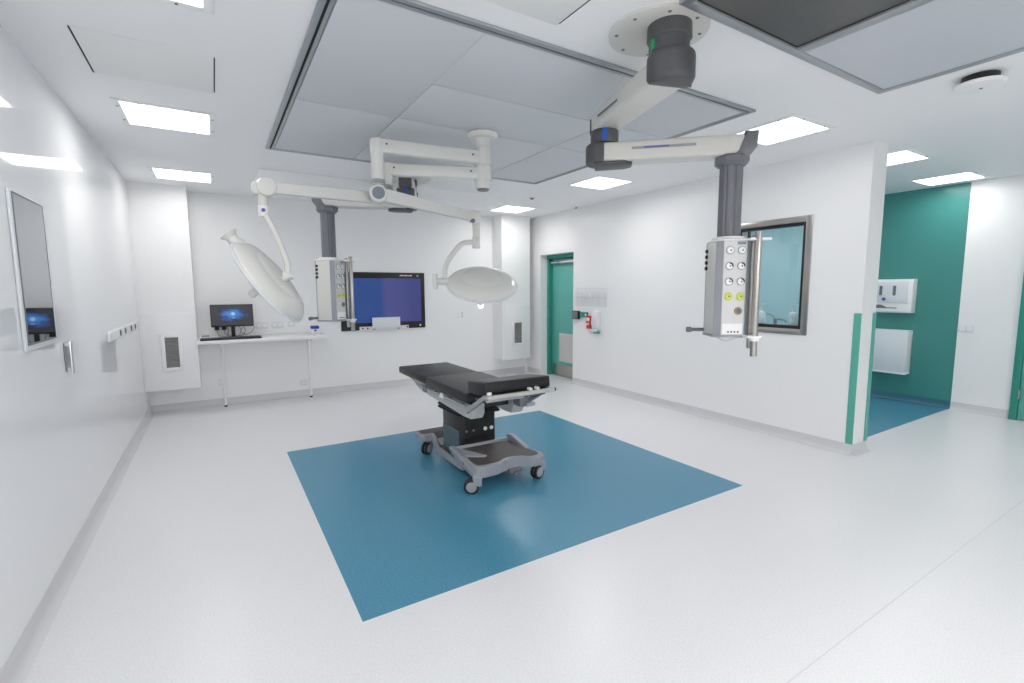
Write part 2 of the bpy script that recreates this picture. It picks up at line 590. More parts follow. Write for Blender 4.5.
soap(2.975, 'white pump soap bottle behind the window, next to the steel rail of the pendant')
soap(2.640, 'white pump soap bottle behind the window beside the right side of its steel frame')
x, y, z = 4.95, 2.83, WZ0 + 0.0445
t = thing('tap', (x, y, z), 'small grey metal tap between the two soap bottles behind the window', 'tap')
b = B().lathe([(0, 0), (0.030, 0), (0.030, 0.008), (0.017, 0.016), (0.015, 0.07), (0.019, 0.085), (0, 0.09)], 20, Matrix.Translation((x, y, z)))
obj('body', b, 'alu', t)
obj('spout', B().tube([(x, y, z + 0.075), (x - 0.01, y - 0.05, z + 0.085), (x - 0.01, y - 0.11, z + 0.075), (x - 0.01, y - 0.125, z + 0.05)], 0.010, 10), 'alu', t)
obj('lever', B().tube([(x, y, z + 0.088), (x, y + 0.03, z + 0.118), (x - 0.01, y + 0.085, z + 0.135)], 0.007, 8), 'alu', t)

# corner guards on the partition end
tag(obj('corner_guard', B().box(XP - 0.006, XP, YPE, YPE + 0.060, 0.095, 1.275, 0.002), 'guard'),
    'tall sea green guard strip on the room face of the partition end', 'corner guard', 'corner guards on the partition')
tag(obj('corner_guard', B().box(XPE - 0.055, XPE + 0.006, YPE - 0.006, YPE, 0.095, 1.275, 0.002).box(XPE, XPE + 0.006, YPE, YPE + 0.05, 0.095, 1.275, 0.002), 'guard'),
    'thin sea green guard strip on the partition edge facing the blue scrub floor', 'corner guard', 'corner guards on the partition')

# ------------------------------------------------------------------ ceiling lights
E_ = 0.246
LAMP_W = 4.6


def ceiling_light(x, y, label, screws=True):
    t = thing('ceiling_light', (x, y, ZC), label, 'ceiling light', 'square recessed ceiling lights')
    f = 0.042
    b = B()
    z0, z1 = ZC - 0.004, ZC - 0.0005
    for sx in (-1, 1):
        b.box(x + sx * E_, x + sx * (E_ + f), y - E_ - f, y + E_ + f, z0, z1, 0.002)
        b.box(x - E_, x + E_, y + sx * E_, y + sx * (E_ + f), z0, z1, 0.002)
    obj('frame', b, 'ceil', t)
    obj('diffuser', B().box(x - E_, x + E_, y - E_, y + E_, ZC - 0.005, ZC - 0.001), 'lamp', t)
    ld = bpy.data.lights.new('panel_lamp', 'AREA')
    ld.shape = 'SQUARE'
    ld.size = 2 * E_ - 0.01
    ld.spread = math.radians(170)
    ld.energy = LAMP_W
    ld.color = (1.0, 0.99, 0.975)
    lo = bpy.data.objects.new('panel_lamp', ld)
    COL.objects.link(lo)
    lo.parent = t
    lo.location = (0, 0, -0.007)
    if screws:
        for sx in (-1, 1):
            for k in (-0.5, 0.5):
                obj('screw', B().cyl((x + sx * (E_ + 0.022), y + k * 0.3, ZC - 0.0075), (x + sx * (E_ + 0.022), y + k * 0.3, ZC - 0.006), 0.007, seg=10),
                    'mgrey', t)
                obj('screw', B().cyl((x + k * 0.3, y + sx * (E_ + 0.022), ZC - 0.0075), (x + k * 0.3, y + sx * (E_ + 0.022), ZC - 0.006), 0.007, seg=10),
                    'mgrey', t)
    return t


base = ceiling_light(-0.207, 4.352, 'lit square ceiling light left of the canopy, beside the square access hatch')
LIGHTS = [(-0.210, 6.352, 3.2, 'lit square ceiling light above the white duct in the left back corner'),
          (-0.215, 2.355, 2.6, 'lit square ceiling light cut off by the top edge, in front of the access hatch'),
          (3.875, 2.268, 2.5, 'lit square ceiling light above the window, behind the end of the near pendant arm'),
          (3.915, 4.385, 5.6, 'lit square ceiling light just under the elbow of the near pendant arm'),
          (3.985, 6.465, 4.3, 'lit square ceiling light in front of the right corner duct, farthest back'),
          (5.625, 2.215, 4.0, 'lit square ceiling light partly hidden behind the end of the partition'),
          (7.215, 2.215, 2.9, 'lit square ceiling light in front of the teal scrub wall'),
          (6.3, 0.10, 1.2, 'added unseen ceiling fill light near the far right door'),  # unseen lamp added to light the right side
          (0.1, -1.3, 24.0, 'added unseen ceiling fill light behind the camera near the left wall'),  # this and the next two: unseen lamps added for even front fill
          (1.9, -1.3, 21.0, 'added unseen ceiling fill light straight behind the camera'),
          (4.8, -1.3, 3.0, 'added unseen ceiling fill light behind and right of the camera'),
          (6.4, 4.4, 9.0, 'added unseen ceiling fill light deep in the scrub alcove, behind the partition')]  # unseen lamp added to brighten the alcove behind the window
for lx, ly, watt, lab in LIGHTS:
    r = dup(base, (lx, ly, ZC), lab)
    for c in r.children:
        if c.type == 'LIGHT':
            c.data = c.data.copy()
            c.data.energy = watt


# access hatches
def hatch(x0, x1, y0, y1, label):
    t = thing('access_hatch', ((x0 + x1) / 2, (y0 + y1) / 2, ZC), label, 'ceiling hatch', 'flush ceiling hatches')
    obj('panel', B().box(x0, x1, y0, y1, ZC - 0.002, ZC - 0.0003, 0.0005), 'hatch', t)
    obj('slot', B().box(x0 - 0.008, x0, y0, y1, ZC - 0.0025, ZC - 0.0005), 'gap', t)
    obj('slot', B().box(x1, x1 + 0.006, y0 + 0.02, y1 - 0.02, ZC - 0.0025, ZC - 0.0005), 'gap', t)


hatch(-0.500, 0.070, 3.095, 3.655, 'flush square ceiling hatch with dark side slots between two left lights')
hatch(0.86, 1.435, 1.36, 1.93, 'flush pale ceiling hatch at the top edge beside the round pendant plate')

# ------------------------------------------------------------------ laminar flow canopy
CX0, CX1, CY0, CY1 = 0.448, 3.265, 2.078, 4.770
t = thing('laminar_flow_canopy', ((CX0 + CX1) / 2, (CY0 + CY1) / 2, ZC), 'large grey rectangular laminar flow canopy over the operating table', 'ceiling canopy')
z0, z1 = ZC - 0.015, ZC - 0.0005


def ring(x0, x1, y0, y1, f, z0, z1, bev=0.002):
    b = B()
    b.box(x0, x0 + f, y0, y1, z0, z1, bev).box(x1 - f, x1, y0, y1, z0, z1, bev)
    b.box(x0 + f, x1 - f, y0, y0 + f, z0, z1, bev).box(x0 + f, x1 - f, y1 - f, y1, z0, z1, bev)
    return b


obj('frame', ring(CX0, CX1, CY0, CY1, 0.028, z0, z1), 'alu', t)
obj('slot', ring(CX0 + 0.028, CX1 - 0.028, CY0 + 0.028, CY1 - 0.028, 0.014, ZC - 0.008, z1, 0), 'gap', t)
obj('inner_frame', ring(CX0 + 0.042, CX1 - 0.042, CY0 + 0.042, CY1 - 0.042, 0.020, ZC - 0.014, z1), 'alu', t)
g = 0.004
xa, xb_, ya, yb_ = CX0 + 0.062, CX1 - 0.062, CY0 + 0.062, CY1 - 0.062
for (x0, x1, y0, y1) in [(xa, 1.175, ya, 3.465), (1.175, xb_, ya, 2.810), (1.175, 2.55, 2.810, 3.465), (2.55, xb_, 2.810, 3.465),
                         (xa, 1.175, 3.465, yb_), (1.175, 2.55, 3.465, yb_), (2.55, xb_, 3.465, yb_)]:
    gx0 = 0 if (x0 == 1.175 and y1 == 2.810) else g
    obj('screen_panel', B().box(x0 + gx0, x1 - (0 if (x1 == 1.175 and y0 < 3) else g), y0 + g, y1 - g, ZC - 0.013, ZC - 0.001, 0.002), 'canopy', t)
obj('backing', B().box(xa, xb_, ya, yb_, ZC - 0.0025, ZC - 0.0005), 'mgrey', t)

# second ceiling unit top right
QX0, QX1, QY0, QY1 = 1.75, 3.605, 0.10, 1.487
t = thing('ceiling_air_unit', ((QX0 + QX1) / 2, (QY0 + QY1) / 2, ZC), 'framed ceiling unit of one dark and one pale panel, top right corner', 'ceiling unit')
zz = ZC - 0.03
b = ring(QX0, QX1, QY0, QY1, 0.045, zz, z1, 0.004)
b.box(2.588, 2.652, QY0 + 0.045, QY1 - 0.045, zz, z1, 0.004)
obj('frame', b, 'alu', t)
obj('dark_panel', B().box(QX0 + 0.045, 2.588, QY0 + 0.045, QY1 - 0.045, ZC - 0.016, ZC - 0.001), 'canopydark', t)
obj('trim_line', ring(QX0 + 0.045, 2.588, QY0 + 0.045, QY1 - 0.045, 0.006, ZC - 0.0175, ZC - 0.016, 0), 'gap', t)
obj('pale_panel', B().box(2.652, QX1 - 0.045, QY0 + 0.045, QY1 - 0.045, ZC - 0.022, ZC - 0.001), 'canopy_b', t)

# round ceiling sensor disc
x, y = 3.895, 1.090
t = thing('ceiling_speaker', (x, y, ZC), 'white disc hanging just under the ceiling near the top right corner', 'ceiling device')
obj('shadow_mount', B().lathe([(0, 0), (0.085, 0), (0.085, -0.026), (0.07, -0.042), (0, -0.042)], 32, Matrix.Translation((x, y, ZC - 0.0005))), 'black', t)  # black and wide, paints the shadow crescent above the disc
obj('cover', B().lathe([(0, -0.040), (0.085, -0.036), (0.113, -0.042), (0.116, -0.050), (0.108, -0.062), (0.06, -0.072), (0, -0.074)], 40,
                       Matrix.Translation((x, y, ZC))), 'white', t)
obj('status_light', B().cyl((x - 0.01, y - 0.01, ZC - 0.0765), (x - 0.01, y - 0.01, ZC - 0.073), 0.008, seg=12), 'mgrey', t)


def sensor(x, y, label, r=0.028):
    t = thing('ceiling_sensor', (x, y, ZC), label, 'ceiling sensor', 'small ceiling sensors')
    obj('ring', B().lathe([(0, 0), (r, 0), (r, -0.006), (r * 0.8, -0.012), (0, -0.012)], 20, Matrix.Translation((x, y, ZC - 0.0005))), 'offwhite', t)
    obj('lens', B().lathe([(0, 0), (r * 0.6, 0), (r * 0.5, -0.012), (0, -0.016)], 16, Matrix.Translation((x, y, ZC - 0.0120))), 'mgrey', t)


sensor(3.713, 5.518, 'tiny grey ceiling sensor behind the far right canopy corner', 0.045)
sensor(4.70, 5.80, 'tiny grey ceiling sensor by the partition above the green door', 0.03)

# ------------------------------------------------------------------ supply pendants
def rz(a):
    return Matrix.Rotation(a, 4, 'Z')


def pendant(S_, J, Cc, ang, pc, label, stripe_dir, plate):
    """S_ shaft xy, J joint xy, Cc column xy, ang = turn of the supply head."""
    t = thing('supply_pendant', (S_[0], S_[1], ZC), label, 'ceiling pendant', 'jointed ceiling supply pendants')
    tr = Matrix.Translation
    # ceiling plate and shaft
    pl = obj('ceiling_plate', B().lathe([(0, 0), (plate, 0), (plate, -0.012), (plate - 0.01, -0.016), (0, -0.016)], 48, tr((pc[0], pc[1], ZC - 0.0005))), 'cream', t)
    for k in range(8):
        a = 2 * PI * k / 8 + 0.2
        px, py = pc[0] + (plate - 0.035) * math.cos(a), pc[1] + (plate - 0.035) * math.sin(a)
        obj('screw', B().cyl((px, py, ZC - 0.019), (px, py, ZC - 0.016), 0.008, seg=10), 'mgrey', pl)
    sh = B().lathe([(0, -0.016), (0.100, -0.016), (0.102, -0.075), (0.098, -0.080), (0.092, -0.082), (0.092, -0.165), (0, -0.165)], 40, tr((S_[0], S_[1], ZC)))
    sh = obj('shaft', sh, 'dgrey', t)
    a = stripe_dir
    obj('green_stripe', B().box(-0.012, 0.012, -0.0965, -0.088, ZC - 0.155, ZC - 0.086, 0.002, mtx=tr((S_[0], S_[1], 0)) @ rz(a)), 'green', sh)
    # arm 1: along S->J
    d = Vector((J[0] - S_[0], J[1] - S_[1], 0))
    L = d.length
    m1 = tr((S_[0], S_[1], 0)) @ rz(math.atan2(d.y, d.x))
    b = B()
    n = 12
    ww, zl, zh = 0.088, 2.452, 2.560
    # tapering arm with rounded section
    b.prism([(-0.02, -ww - 0.008), (L - 0.02, -ww + 0.006), (L + 0.05, -ww * 0.75), (L + 0.085, -0.03), (L + 0.085, 0.03),
             (L + 0.05, ww * 0.75), (L - 0.02, ww - 0.006), (-0.02, ww + 0.008)], zl, zh, 'z', 0.022, 4, m1)
    a1 = obj('boom', b, 'cream', t)
    # dark rear cap under the shaft
    out = [(0.015, -0.105)]
    for k in range(13):
        th = -PI / 2 - PI * k / 12
        out.append((-0.03 + 0.105 * math.cos(th) * 0.95, 0.105 * math.sin(th)))
    out.append((0.015, 0.105))
    obj('boom_cap', B().prism(out, 2.440, 2.585, 'z', 0.03, 5, m1), 'dgrey', a1)
    # end cap at joint end
    b = B().box(L + 0.070, L + 0.098, -0.060, 0.060, 2.447, 2.552, 0.014, 3, m1)
    obj('boom_end_cap', b, 'dgrey', a1)
    obj('name_strip', B().box(L * 0.50, L * 0.86, ww + 0.002, ww + 0.0045, 2.498, 2.510, 0.0005, 1, m1), 'mgrey', a1)
    # joint
    jb = obj('joint', B().lathe([(0, 2.374), (0.080, 2.374), (0.084, 2.380), (0.084, 2.446), (0.080, 2.452), (0, 2.452)], 36, tr((J[0], J[1], 0))), 'dgrey', t)
    vd = math.atan2(-J[1], -J[0]) + PI / 2
    obj('blue_stripe', B().box(-0.013, 0.013, -0.0875, -0.080, 2.380, 2.448, 0.002, 1, tr((J[0], J[1], 0)) @ rz(vd)), 'bluemark', jb)
    # arm 2: along J->C
    d = Vector((Cc[0] - J[0], Cc[1] - J[1], 0))
    L2 = d.length
    m2 = tr((J[0], J[1], 0)) @ rz(math.atan2(d.y, d.x))
    b = B().prism([(-0.03, -0.080), (L2 + 0.05, -0.070), (L2 + 0.05, 0.070), (-0.03, 0.080)], 2.258, 2.372, 'z', 0.022, 4, m2)
    a2 = obj('boom', b, 'cream', t)
    out = [(0.0, -0.092)]
    for k in range(13):
        th = -PI / 2 - PI * k / 12
        out.append((-0.03 + 0.092 * math.cos(th) * 0.9, 0.092 * math.sin(th)))
    out.append((0.0, 0.092))
    b = B().prism(out, 2.252, 2.374, 'z', 0.02, 4, m2)
    b.prism([(-0.06, -0.085), (0.12, -0.078), (0.165, -0.04), (0.165, 0.04), (0.12, 0.078), (-0.06, 0.085)], 2.240, 2.260, 'z', 0.008, 3, m2)
    obj('boom_cap', b, 'dgrey', a2)
    b = B().prism([(0.000, 2.228), (0.060, 2.244), (0.098, 2.295), (0.106, 2.384), (0.035, 2.384), (0.020, 2.30), (-0.02, 2.256)], -0.074, 0.074, 'y', 0.010, 3,
                  m2 @ tr((L2 + 0.02, 0, 0)))
    obj('boom_end_cap', b, 'mgrey', a2)
    ns = obj('name_strip', B().box(0.16, 0.52, -0.0815, -0.0755, 2.318, 2.332, 0.0005, 1, m2), 'lgrey', a2)
    b = B().box(0.23, 0.37, -0.0822, -0.0815, 2.321, 2.329, 0, 1, m2)
    if label.startswith('large'):
        obj('logo_mark', b, 'violet', a2)
    # column
    b = B().lathe([(0, 2.205), (0.078, 2.205), (0.098, 2.222), (0.098, 2.252), (0.085, 2.262), (0, 2.262)], 8, tr((Cc[0], Cc[1], 0)) @ rz(0.3))
    obj('column_collar', b, 'mgrey', t)
    pts = []
    for k in range(48):
        th = 2 * PI * k / 48
        r = 0.064 if (k % 6) not in (0,) else 0.058
        pts.append((r * math.cos(th), r * math.sin(th)))
    obj('column', B().prism(pts, 1.795, 2.206, 'z', 0, 1, tr((Cc[0], Cc[1], 0)) @ rz(ang)), 'mgrey', t)
    # supply head: local x right, y into the head, z up
    mh = tr((Cc[0], Cc[1], 0)) @ rz(ang)
    hw, hd, zb, zt = 0.096, 0.105, 1.226, 1.770
    ch = 0.03

    def octo(w, dd, c):
        return [(-w + c, -dd), (w - c, -dd), (w, -dd + c), (w, dd - c), (w - c, dd), (-w + c, dd), (-w, dd - c), (-w, -dd + c)]
    hd_ = obj('supply_head', B().prism(octo(hw, hd, ch), zb, zt, 'z', 0.004, 2, mh), 'cream', t)
    obj('head_top', B().prism(octo(hw + 0.004, hd + 0.004, ch), zt, 1.780, 'z', 0.003, 2, mh)
        .prism(octo(hw - 0.012, hd - 0.012, 0.05), 1.780, 1.800, 'z', 0.012, 3, mh), 'white', hd_)
    obj('base_plate', B().prism(octo(hw + 0.006, hd + 0.006, ch), 1.212, zb, 'z', 0.003, 2, mh), 'lgrey', hd_)
    for (px, py, q) in ((-hw + ch / 2, -hd + ch / 2, PI / 4), (hw - ch / 2, -hd + ch / 2, -PI / 4), (-hw + ch / 2, hd - ch / 2, -PI / 4), (hw - ch / 2, hd - ch / 2, PI / 4)):
        obj('corner_profile', B().box(-0.0225, 0.0225, -0.004, 0.004, zb, zt, 0.002, 1, mh @ tr((px, py, 0)) @ rz(-q)), 'lgrey', hd_)
    face = obj('outlet_panel', B().box(-hw + ch + 0.002, hw - ch - 0.002, -hd - 0.003, -hd + 0.002, zb + 0.004, zt - 0.004, 0.001, 1, mh), 'panel', hd_)

    def disc(lx, lz, r, dep, m, nm, parent):
        q = mh @ tr((lx, -hd - 0.003, lz)) @ Matrix.Rotation(PI / 2, 4, 'X')
        return obj(nm, B().lathe([(0, 0), (r, 0), (r, dep * 0.7), (r * 0.85, dep), (0, dep)], 24, q), m, parent)
    cols = (-0.031, 0.036)
    for i, zc in enumerate((1.716, 1.627, 1.538, 1.452)):
        for lx in cols:
            # outlets sit on the panel: the head is their thing, the panel their part
            disc(lx, zc, 0.0235, 0.006, 'lgrey' if i < 3 else 'yellow', 'gas_outlet', face)
            disc(lx, zc, 0.0195, 0.009, 'white' if i < 3 else 'yellow', 'outlet_face', face)
            disc(lx + 0.002, zc, 0.0055, 0.0115, 'mgrey', 'socket_hole', face)
            if i in (1, 2):
                bb = B()
                q = mh @ tr((lx, -hd - 0.003, zc)) @ Matrix.Rotation(PI / 2, 4, 'X')
                arc = [(0.019 * math.cos(th), 0.019 * math.sin(th)) for th in [(-0.25 + 0.2 * k) for k in range(11)]]
                arc += [(0.012 * math.cos(th), 0.012 * math.sin(th)) for th in [(-0.25 + 0.2 * k) for k in range(10, -1, -1)]]
                bb.prism(arc, 0.0088, 0.0100, 'z', 0, 1, q)
                obj('outlet_mark', bb, 'black', face)
    disc(0.028, 1.368, 0.0225, 0.008, 'gold', 'gas_outlet', face)
    disc(0.028, 1.368, 0.0165, 0.011, 'mgrey', 'outlet_face', face)
    disc(0.031, 1.371, 0.006, 0.013, 'bluemark', 'socket_hole', face)
    obj('label_plate', B().box(-0.058, 0.056, -hd - 0.0046, -hd - 0.003, 1.232, 1.296, 0.0005, 1, mh), 'white', face)
    for k in range(4):
        disc(-0.024 + 0.0185 * k, 1.246, 0.0052, 0.004, 'black', 'socket_hole', face)
    lg = obj('logo_plate', B().box(0.010, 0.058, -hd - 0.0046, -hd - 0.003, 1.748, 1.764, 0.0005, 1, mh), 'bgrey', face)
    # side sockets on the left flank
    for k in range(4):
        q = mh @ tr((-hw, 0.066, 1.722 - 0.034 * k)) @ Matrix.Rotation(-PI / 2, 4, 'Y')
        obj('side_socket', B().lathe([(0, 0), (0.012, 0), (0.012, 0.008), (0.009, 0.011), (0, 0.011)], 16, q), 'black', hd_)
    # bumper handle low on the left rear
    p0 = mh @ Vector((-hw + 0.01, 0.085, 1.245))
    p1 = mh @ Vector((-hw - 0.075, 0.085, 1.245))
    obj('handle', B().cyl(p0, p1, 0.011, seg=14).cyl(p1, p1 + (p1 - p0).normalized() * 0.03, 0.017, 0.017, 16, 0.004), 'mgrey', hd_)
    # equipment rail with two tubes
    rx, ry = 0.108, -0.150
    p = mh @ Vector((rx, ry, 0))
    rl = obj('rail', B().cyl((p.x, p.y, 1.108), (p.x, p.y, 1.815), 0.0185, seg=20, bev=0.002), 'steel', t)
    p = mh @ Vector((rx - 0.004, ry + 0.045, 0))
    obj('rail', B().cyl((p.x, p.y, 1.150), (p.x, p.y, 1.800), 0.016, seg=20, bev=0.002), 'steel', t)
    obj('rail_bracket', B().box(0.060, 0.180, -0.158, -0.085, 1.768, 1.782, 0.004, 2, mh), 'white', t)
    obj('rail_bracket', B().box(0.060, 0.140, -0.174, -0.085, 1.214, 1.228, 0.004, 2, mh), 'white', t)
    q = mh @ tr((rx, ry, 0))
    obj('rail_clamp', B().lathe([(0.0187, 1.196), (0.025, 1.198), (0.025, 1.214), (0.0187, 1.216)], 20, q, False), 'white', rl)
    # thin hose loop below the head
    A0, A1 = mh @ Vector((-0.06, 0.0, 1.213)), mh @ Vector((0.075, -0.03, 1.213))
    A2 = mh @ Vector((0.0, -0.02, 1.185))
    obj('hose', B().tube([A0, A0.lerp(A2, 0.6) - Vector((0, 0, 0.006)), A2, A1.lerp(A2, 0.6) - Vector((0, 0, 0.006)), A1], 0.004, 8, 5), 'white', hd_)
    return t


pendant((1.877, 1.643), (2.085, 2.305), (2.617, 1.803), math.radians(-33.5), (1.885, 1.720),
        'large near ceiling pendant with outlet head hanging in front of the window', math.radians(-100), 0.232)
pendant((1.905, 5.300), (1.600, 4.520), (0.925, 4.743), math.radians(41.0), (1.905, 5.30),
        'far ceiling pendant with outlet head hanging in front of the wall display', math.radians(-50), 0.245)

# ------------------------------------------------------------------ operating light with two heads
LX, LY = 1.863, 3.462
t = thing('operating_light', (LX, LY, ZC), 'twin headed white operating light on jointed arms above the table', 'operating light')
tr = Matrix.Translation
obj('ceiling_flange', B().lathe([(0, 0), (0.120, 0), (0.126, -0.010), (0.105, -0.036), (0.066, -0.040), (0, -0.040)], 10, tr((LX, LY, ZC - 0.014)) @ rz(0.2)), 'lampwhite', t, 20)
sh = B().lathe([(0, -0.05), (0.060, -0.05), (0.060, -0.123), (0.057, -0.125), (0.060, -0.127), (0.060, -0.270), (0.057, -0.273), (0.060, -0.276),
                (0.060, -0.375), (0.060, -0.420), (0.054, -0.436), (0.0, -0.436)], 36, tr((LX, LY, ZC)))
sh = obj('shaft', sh, 'lampwhite', t)
obj('shaft_end', B().cyl((LX, LY, 2.278), (LX, LY, 2.2905), 0.045, seg=28), 'mgrey', sh)
U = (1.053, 3.551)
Lw = (1.164, 3.711)


def harm(P, z0, z1, w):
    d = Vector((P[0] - LX, P[1] - LY, 0))
    L = d.length
    m_ = tr((LX, LY, 0)) @ rz(math.atan2(d.y, d.x))
    o = obj('extension_arm', B().box(0.03, L + 0.045, -w, w, z0, z1, 0.012, 3, m_), 'lampwhite', t)
    zc = (z0 + z1) / 2 + 0.01
    for f in (0.10, L - 0.06):
        obj('screw', B().cyl(m_ @ Vector((f, w, zc)), m_ @ Vector((f, w + 0.003, zc)), 0.007, seg=10), 'black', o)
        # local +y is the room's near side here (the arm points left)
    # sleeve around the shaft
    obj('sleeve', B().lathe([(0.058, z0 - 0.008), (0.068, z0 - 0.005), (0.068, z1 + 0.005), (0.058, z1 + 0.008)], 32, tr((LX, LY, 0)), False), 'lampwhite', o)
    return o


harm(U, 2.478, 2.572, 0.045)
harm(Lw, 2.362, 2.450, 0.042)


def drop(P, ztop, zbot):
    b = B().lathe([(0, ztop + 0.012), (0.040, ztop + 0.010), (0.050, ztop), (0.050, ztop - 0.09), (0.046, ztop - 0.10), (0.044, zbot + 0.04), (0, zbot + 0.04)], 28,
                  tr((P[0], P[1], 0)))
    o = obj('drop_tube', b, 'lampwhite', t)
    obj('tube_ring', B().lathe([(0.043, zbot + 0.045), (0.050, zbot + 0.046), (0.050, zbot + 0.075), (0.043, zbot + 0.076)], 28, tr((P[0], P[1], 0)), False), 'lgrey', o)
    return o


drop(U, 2.566, 2.215)
drop(Lw, 2.445, 2.215)


def hub(P, axis, r, ln):
    p = Vector(P)
    a = Vector(axis).normalized()
    h = obj('hub', B().cyl(p - a * ln, p + a * ln, r, seg=32, bev=0.008), 'lampwhite', t)
    obj('hub_cap', B().cyl(p + a * ln, p + a * (ln + 0.006), r * 0.72, seg=28, bev=0.002), 'bgrey', h)
    obj('hub_cap', B().cyl(p - a * (ln + 0.006), p - a * ln, r * 0.72, seg=28, bev=0.002), 'bgrey', h)
    return h


ZH = 2.190
hub((U[0], U[1], ZH), (-0.28, -0.96, 0), 0.062, 0.05)
hub((Lw[0], Lw[1], ZH), (0.1, -0.99, 0), 0.058, 0.045)


def spring_arm(p0, p1, h0, h1, w):
    p0, p1 = Vector(p0), Vector(p1)
    d = p1 - p0
    L = d.length
    q = d.normalized().to_track_quat('X', 'Z').to_matrix().to_4x4()
    m_ = tr(p0) @ q
    out = [(0.02, -h0), (L, -h1), (L, h1), (0.02, h0)]
    o = obj('spring_arm', B().prism(out, -w, w, 'y', 0.008, 2, m_), 'lampwhite', t)
    return o


E1, E2 = (0.317, 3.488, 2.150), (1.975, 3.835, 2.128)
spring_arm((Lw[0], Lw[1], ZH), E1, 0.040, 0.034, 0.032)
spring_arm((U[0], U[1], ZH), E2, 0.045, 0.038, 0.034)

# head 1: elbow, tube, rod
ROD1 = [(0.294, 3.485, 2.000), (0.313, 3.466, 1.957), (0.355, 3.428, 1.844), (0.388, 3.390, 1.730), (0.402, 3.374, 1.661), (0.399, 3.366, 1.590)]
HEAD1C, HEAD1B, HEAD1M = (0.301, 3.422, 1.555), (0.7657, -0.2974, 0.5703), (0.5872, -0.0385, -0.8085)
el = obj('elbow', B().cyl((0.317, 3.438, 2.150), (0.317, 3.538, 2.150), 0.058, seg=32, bev=0.012).box(0.235, 0.317, 3.452, 3.530, 2.100, 2.185, 0.028, 4), 'lampwhite', t)
obj('drop_tube', B().cyl((0.296, 3.490, 2.12), (0.296, 3.490, 1.985), 0.029, seg=24, bev=0.003), 'lampwhite', t)
cf = obj('swivel_cuff', B().cyl((0.296, 3.490, 1.965), (0.296, 3.490, 2.035), 0.032, seg=24, bev=0.003), 'white', t)
obj('logo_dot', B().cyl((0.292, 3.4565, 2.004), (0.292, 3.4600, 2.004), 0.012, seg=14), 'violet', cf)
b = B().tube(ROD1, 0.019, 14, 6)
obj('yoke', b, 'lampwhite', t)


def basis(c, bdir, mdir):
    z = Vector(bdir).normalized()
    x = Vector(mdir)
    x = (x - z * x.dot(z)).normalized()
    y = z.cross(x)
    m_ = Matrix.Identity(4)
    for i, v in enumerate((x, y, z)):
        m_[0][i], m_[1][i], m_[2][i] = v.x, v.y, v.z
    m_[0][3], m_[1][3], m_[2][3] = c
    return m_


def lamp_head(c, bdir, mdir, R, lit):
    """Dome back along +z of the local frame, light side along -z, handle plate at -x."""
    m_ = basis(c, bdir, mdir)
    prof = [(0, 0.078), (0.10, 0.075), (0.20, 0.064), (0.25, 0.052), (R - 0.025, 0.032), (R - 0.006, 0.010), (R, -0.004), (R - 0.004, -0.020), (R - 0.02, -0.028), (0, -0.030)]
    hd_ = obj('lamp_head', B().lathe(prof, 64, m_), 'lampwhite', t, 50)
    obj('back_cover', B().lathe([(0.0, 0.0815), (0.10, 0.0785), (0.175, 0.0705), (0.180, 0.0655), (0.0, 0.0655)], 48, m_), 'lampwhite', hd_, 50)
    obj('rim', B().lathe([(R - 0.006, -0.002), (R + 0.004, -0.004), (R + 0.004, -0.018), (R - 0.006, -0.022)], 64, m_, False), 'offwhite', hd_)
    b = B()
    for ringr, n in ((0.09, 6), (0.17, 12), (0.25, 18)):
        for k in range(n):
            a = 2 * PI * k / n
            b.lathe([(0, -0.0335), (0.024, -0.0335), (0.026, -0.029), (0, -0.029)], 14, m_ @ tr((ringr * math.cos(a), ringr * math.sin(a), 0)))
    obj('led_lenses', b, 'led' if lit else 'lens', hd_)
    b = B().lathe([(0.0, -0.03), (0.034, -0.03), (0.030, -0.06), (0.022, -0.075), (0.024, -0.09), (0.026, -0.20 if lit else -0.135), (0.020, -0.212 if lit else -0.147), (0, -0.214 if lit else -0.149)], 24, m_)
    obj('sterile_handle', b, 'white' if lit else 'lampwhite', hd_)
    if lit:
        obj('centre_light', B().lathe([(0, -0.2145), (0.022, -0.214), (0.024, -0.222), (0.016, -0.234), (0, -0.237)], 20, m_), 'led', hd_)
    return hd_, m_


h1, m1 = lamp_head(HEAD1C, HEAD1B, HEAD1M, 0.300, False)
# neck and flared handle plate on the upper rim of head 1 (local -x)
b = B().lathe([(0.0, 0.25), (0.048, 0.25), (0.044, 0.285), (0.033, 0.312), (0.033, 0.330), (0.050, 0.350), (0.052, 0.360), (0.0, 0.361)], 24,
              m1 @ Matrix.Rotation(-PI / 2, 4, 'Y'))
obj('positioning_handle', b, 'lampwhite', h1)
p = Vector(ROD1[-1])
n_ = Vector(HEAD1B).normalized()
obj('yoke_joint', B().cyl(p - n_ * 0.09, p + n_ * 0.012, 0.024, seg=20, bev=0.004).cyl(p + Vector((-0.03, 0, 0.01)), p + Vector((0.035, 0, -0.005)), 0.018, seg=18, bev=0.003), 'lampwhite', t)

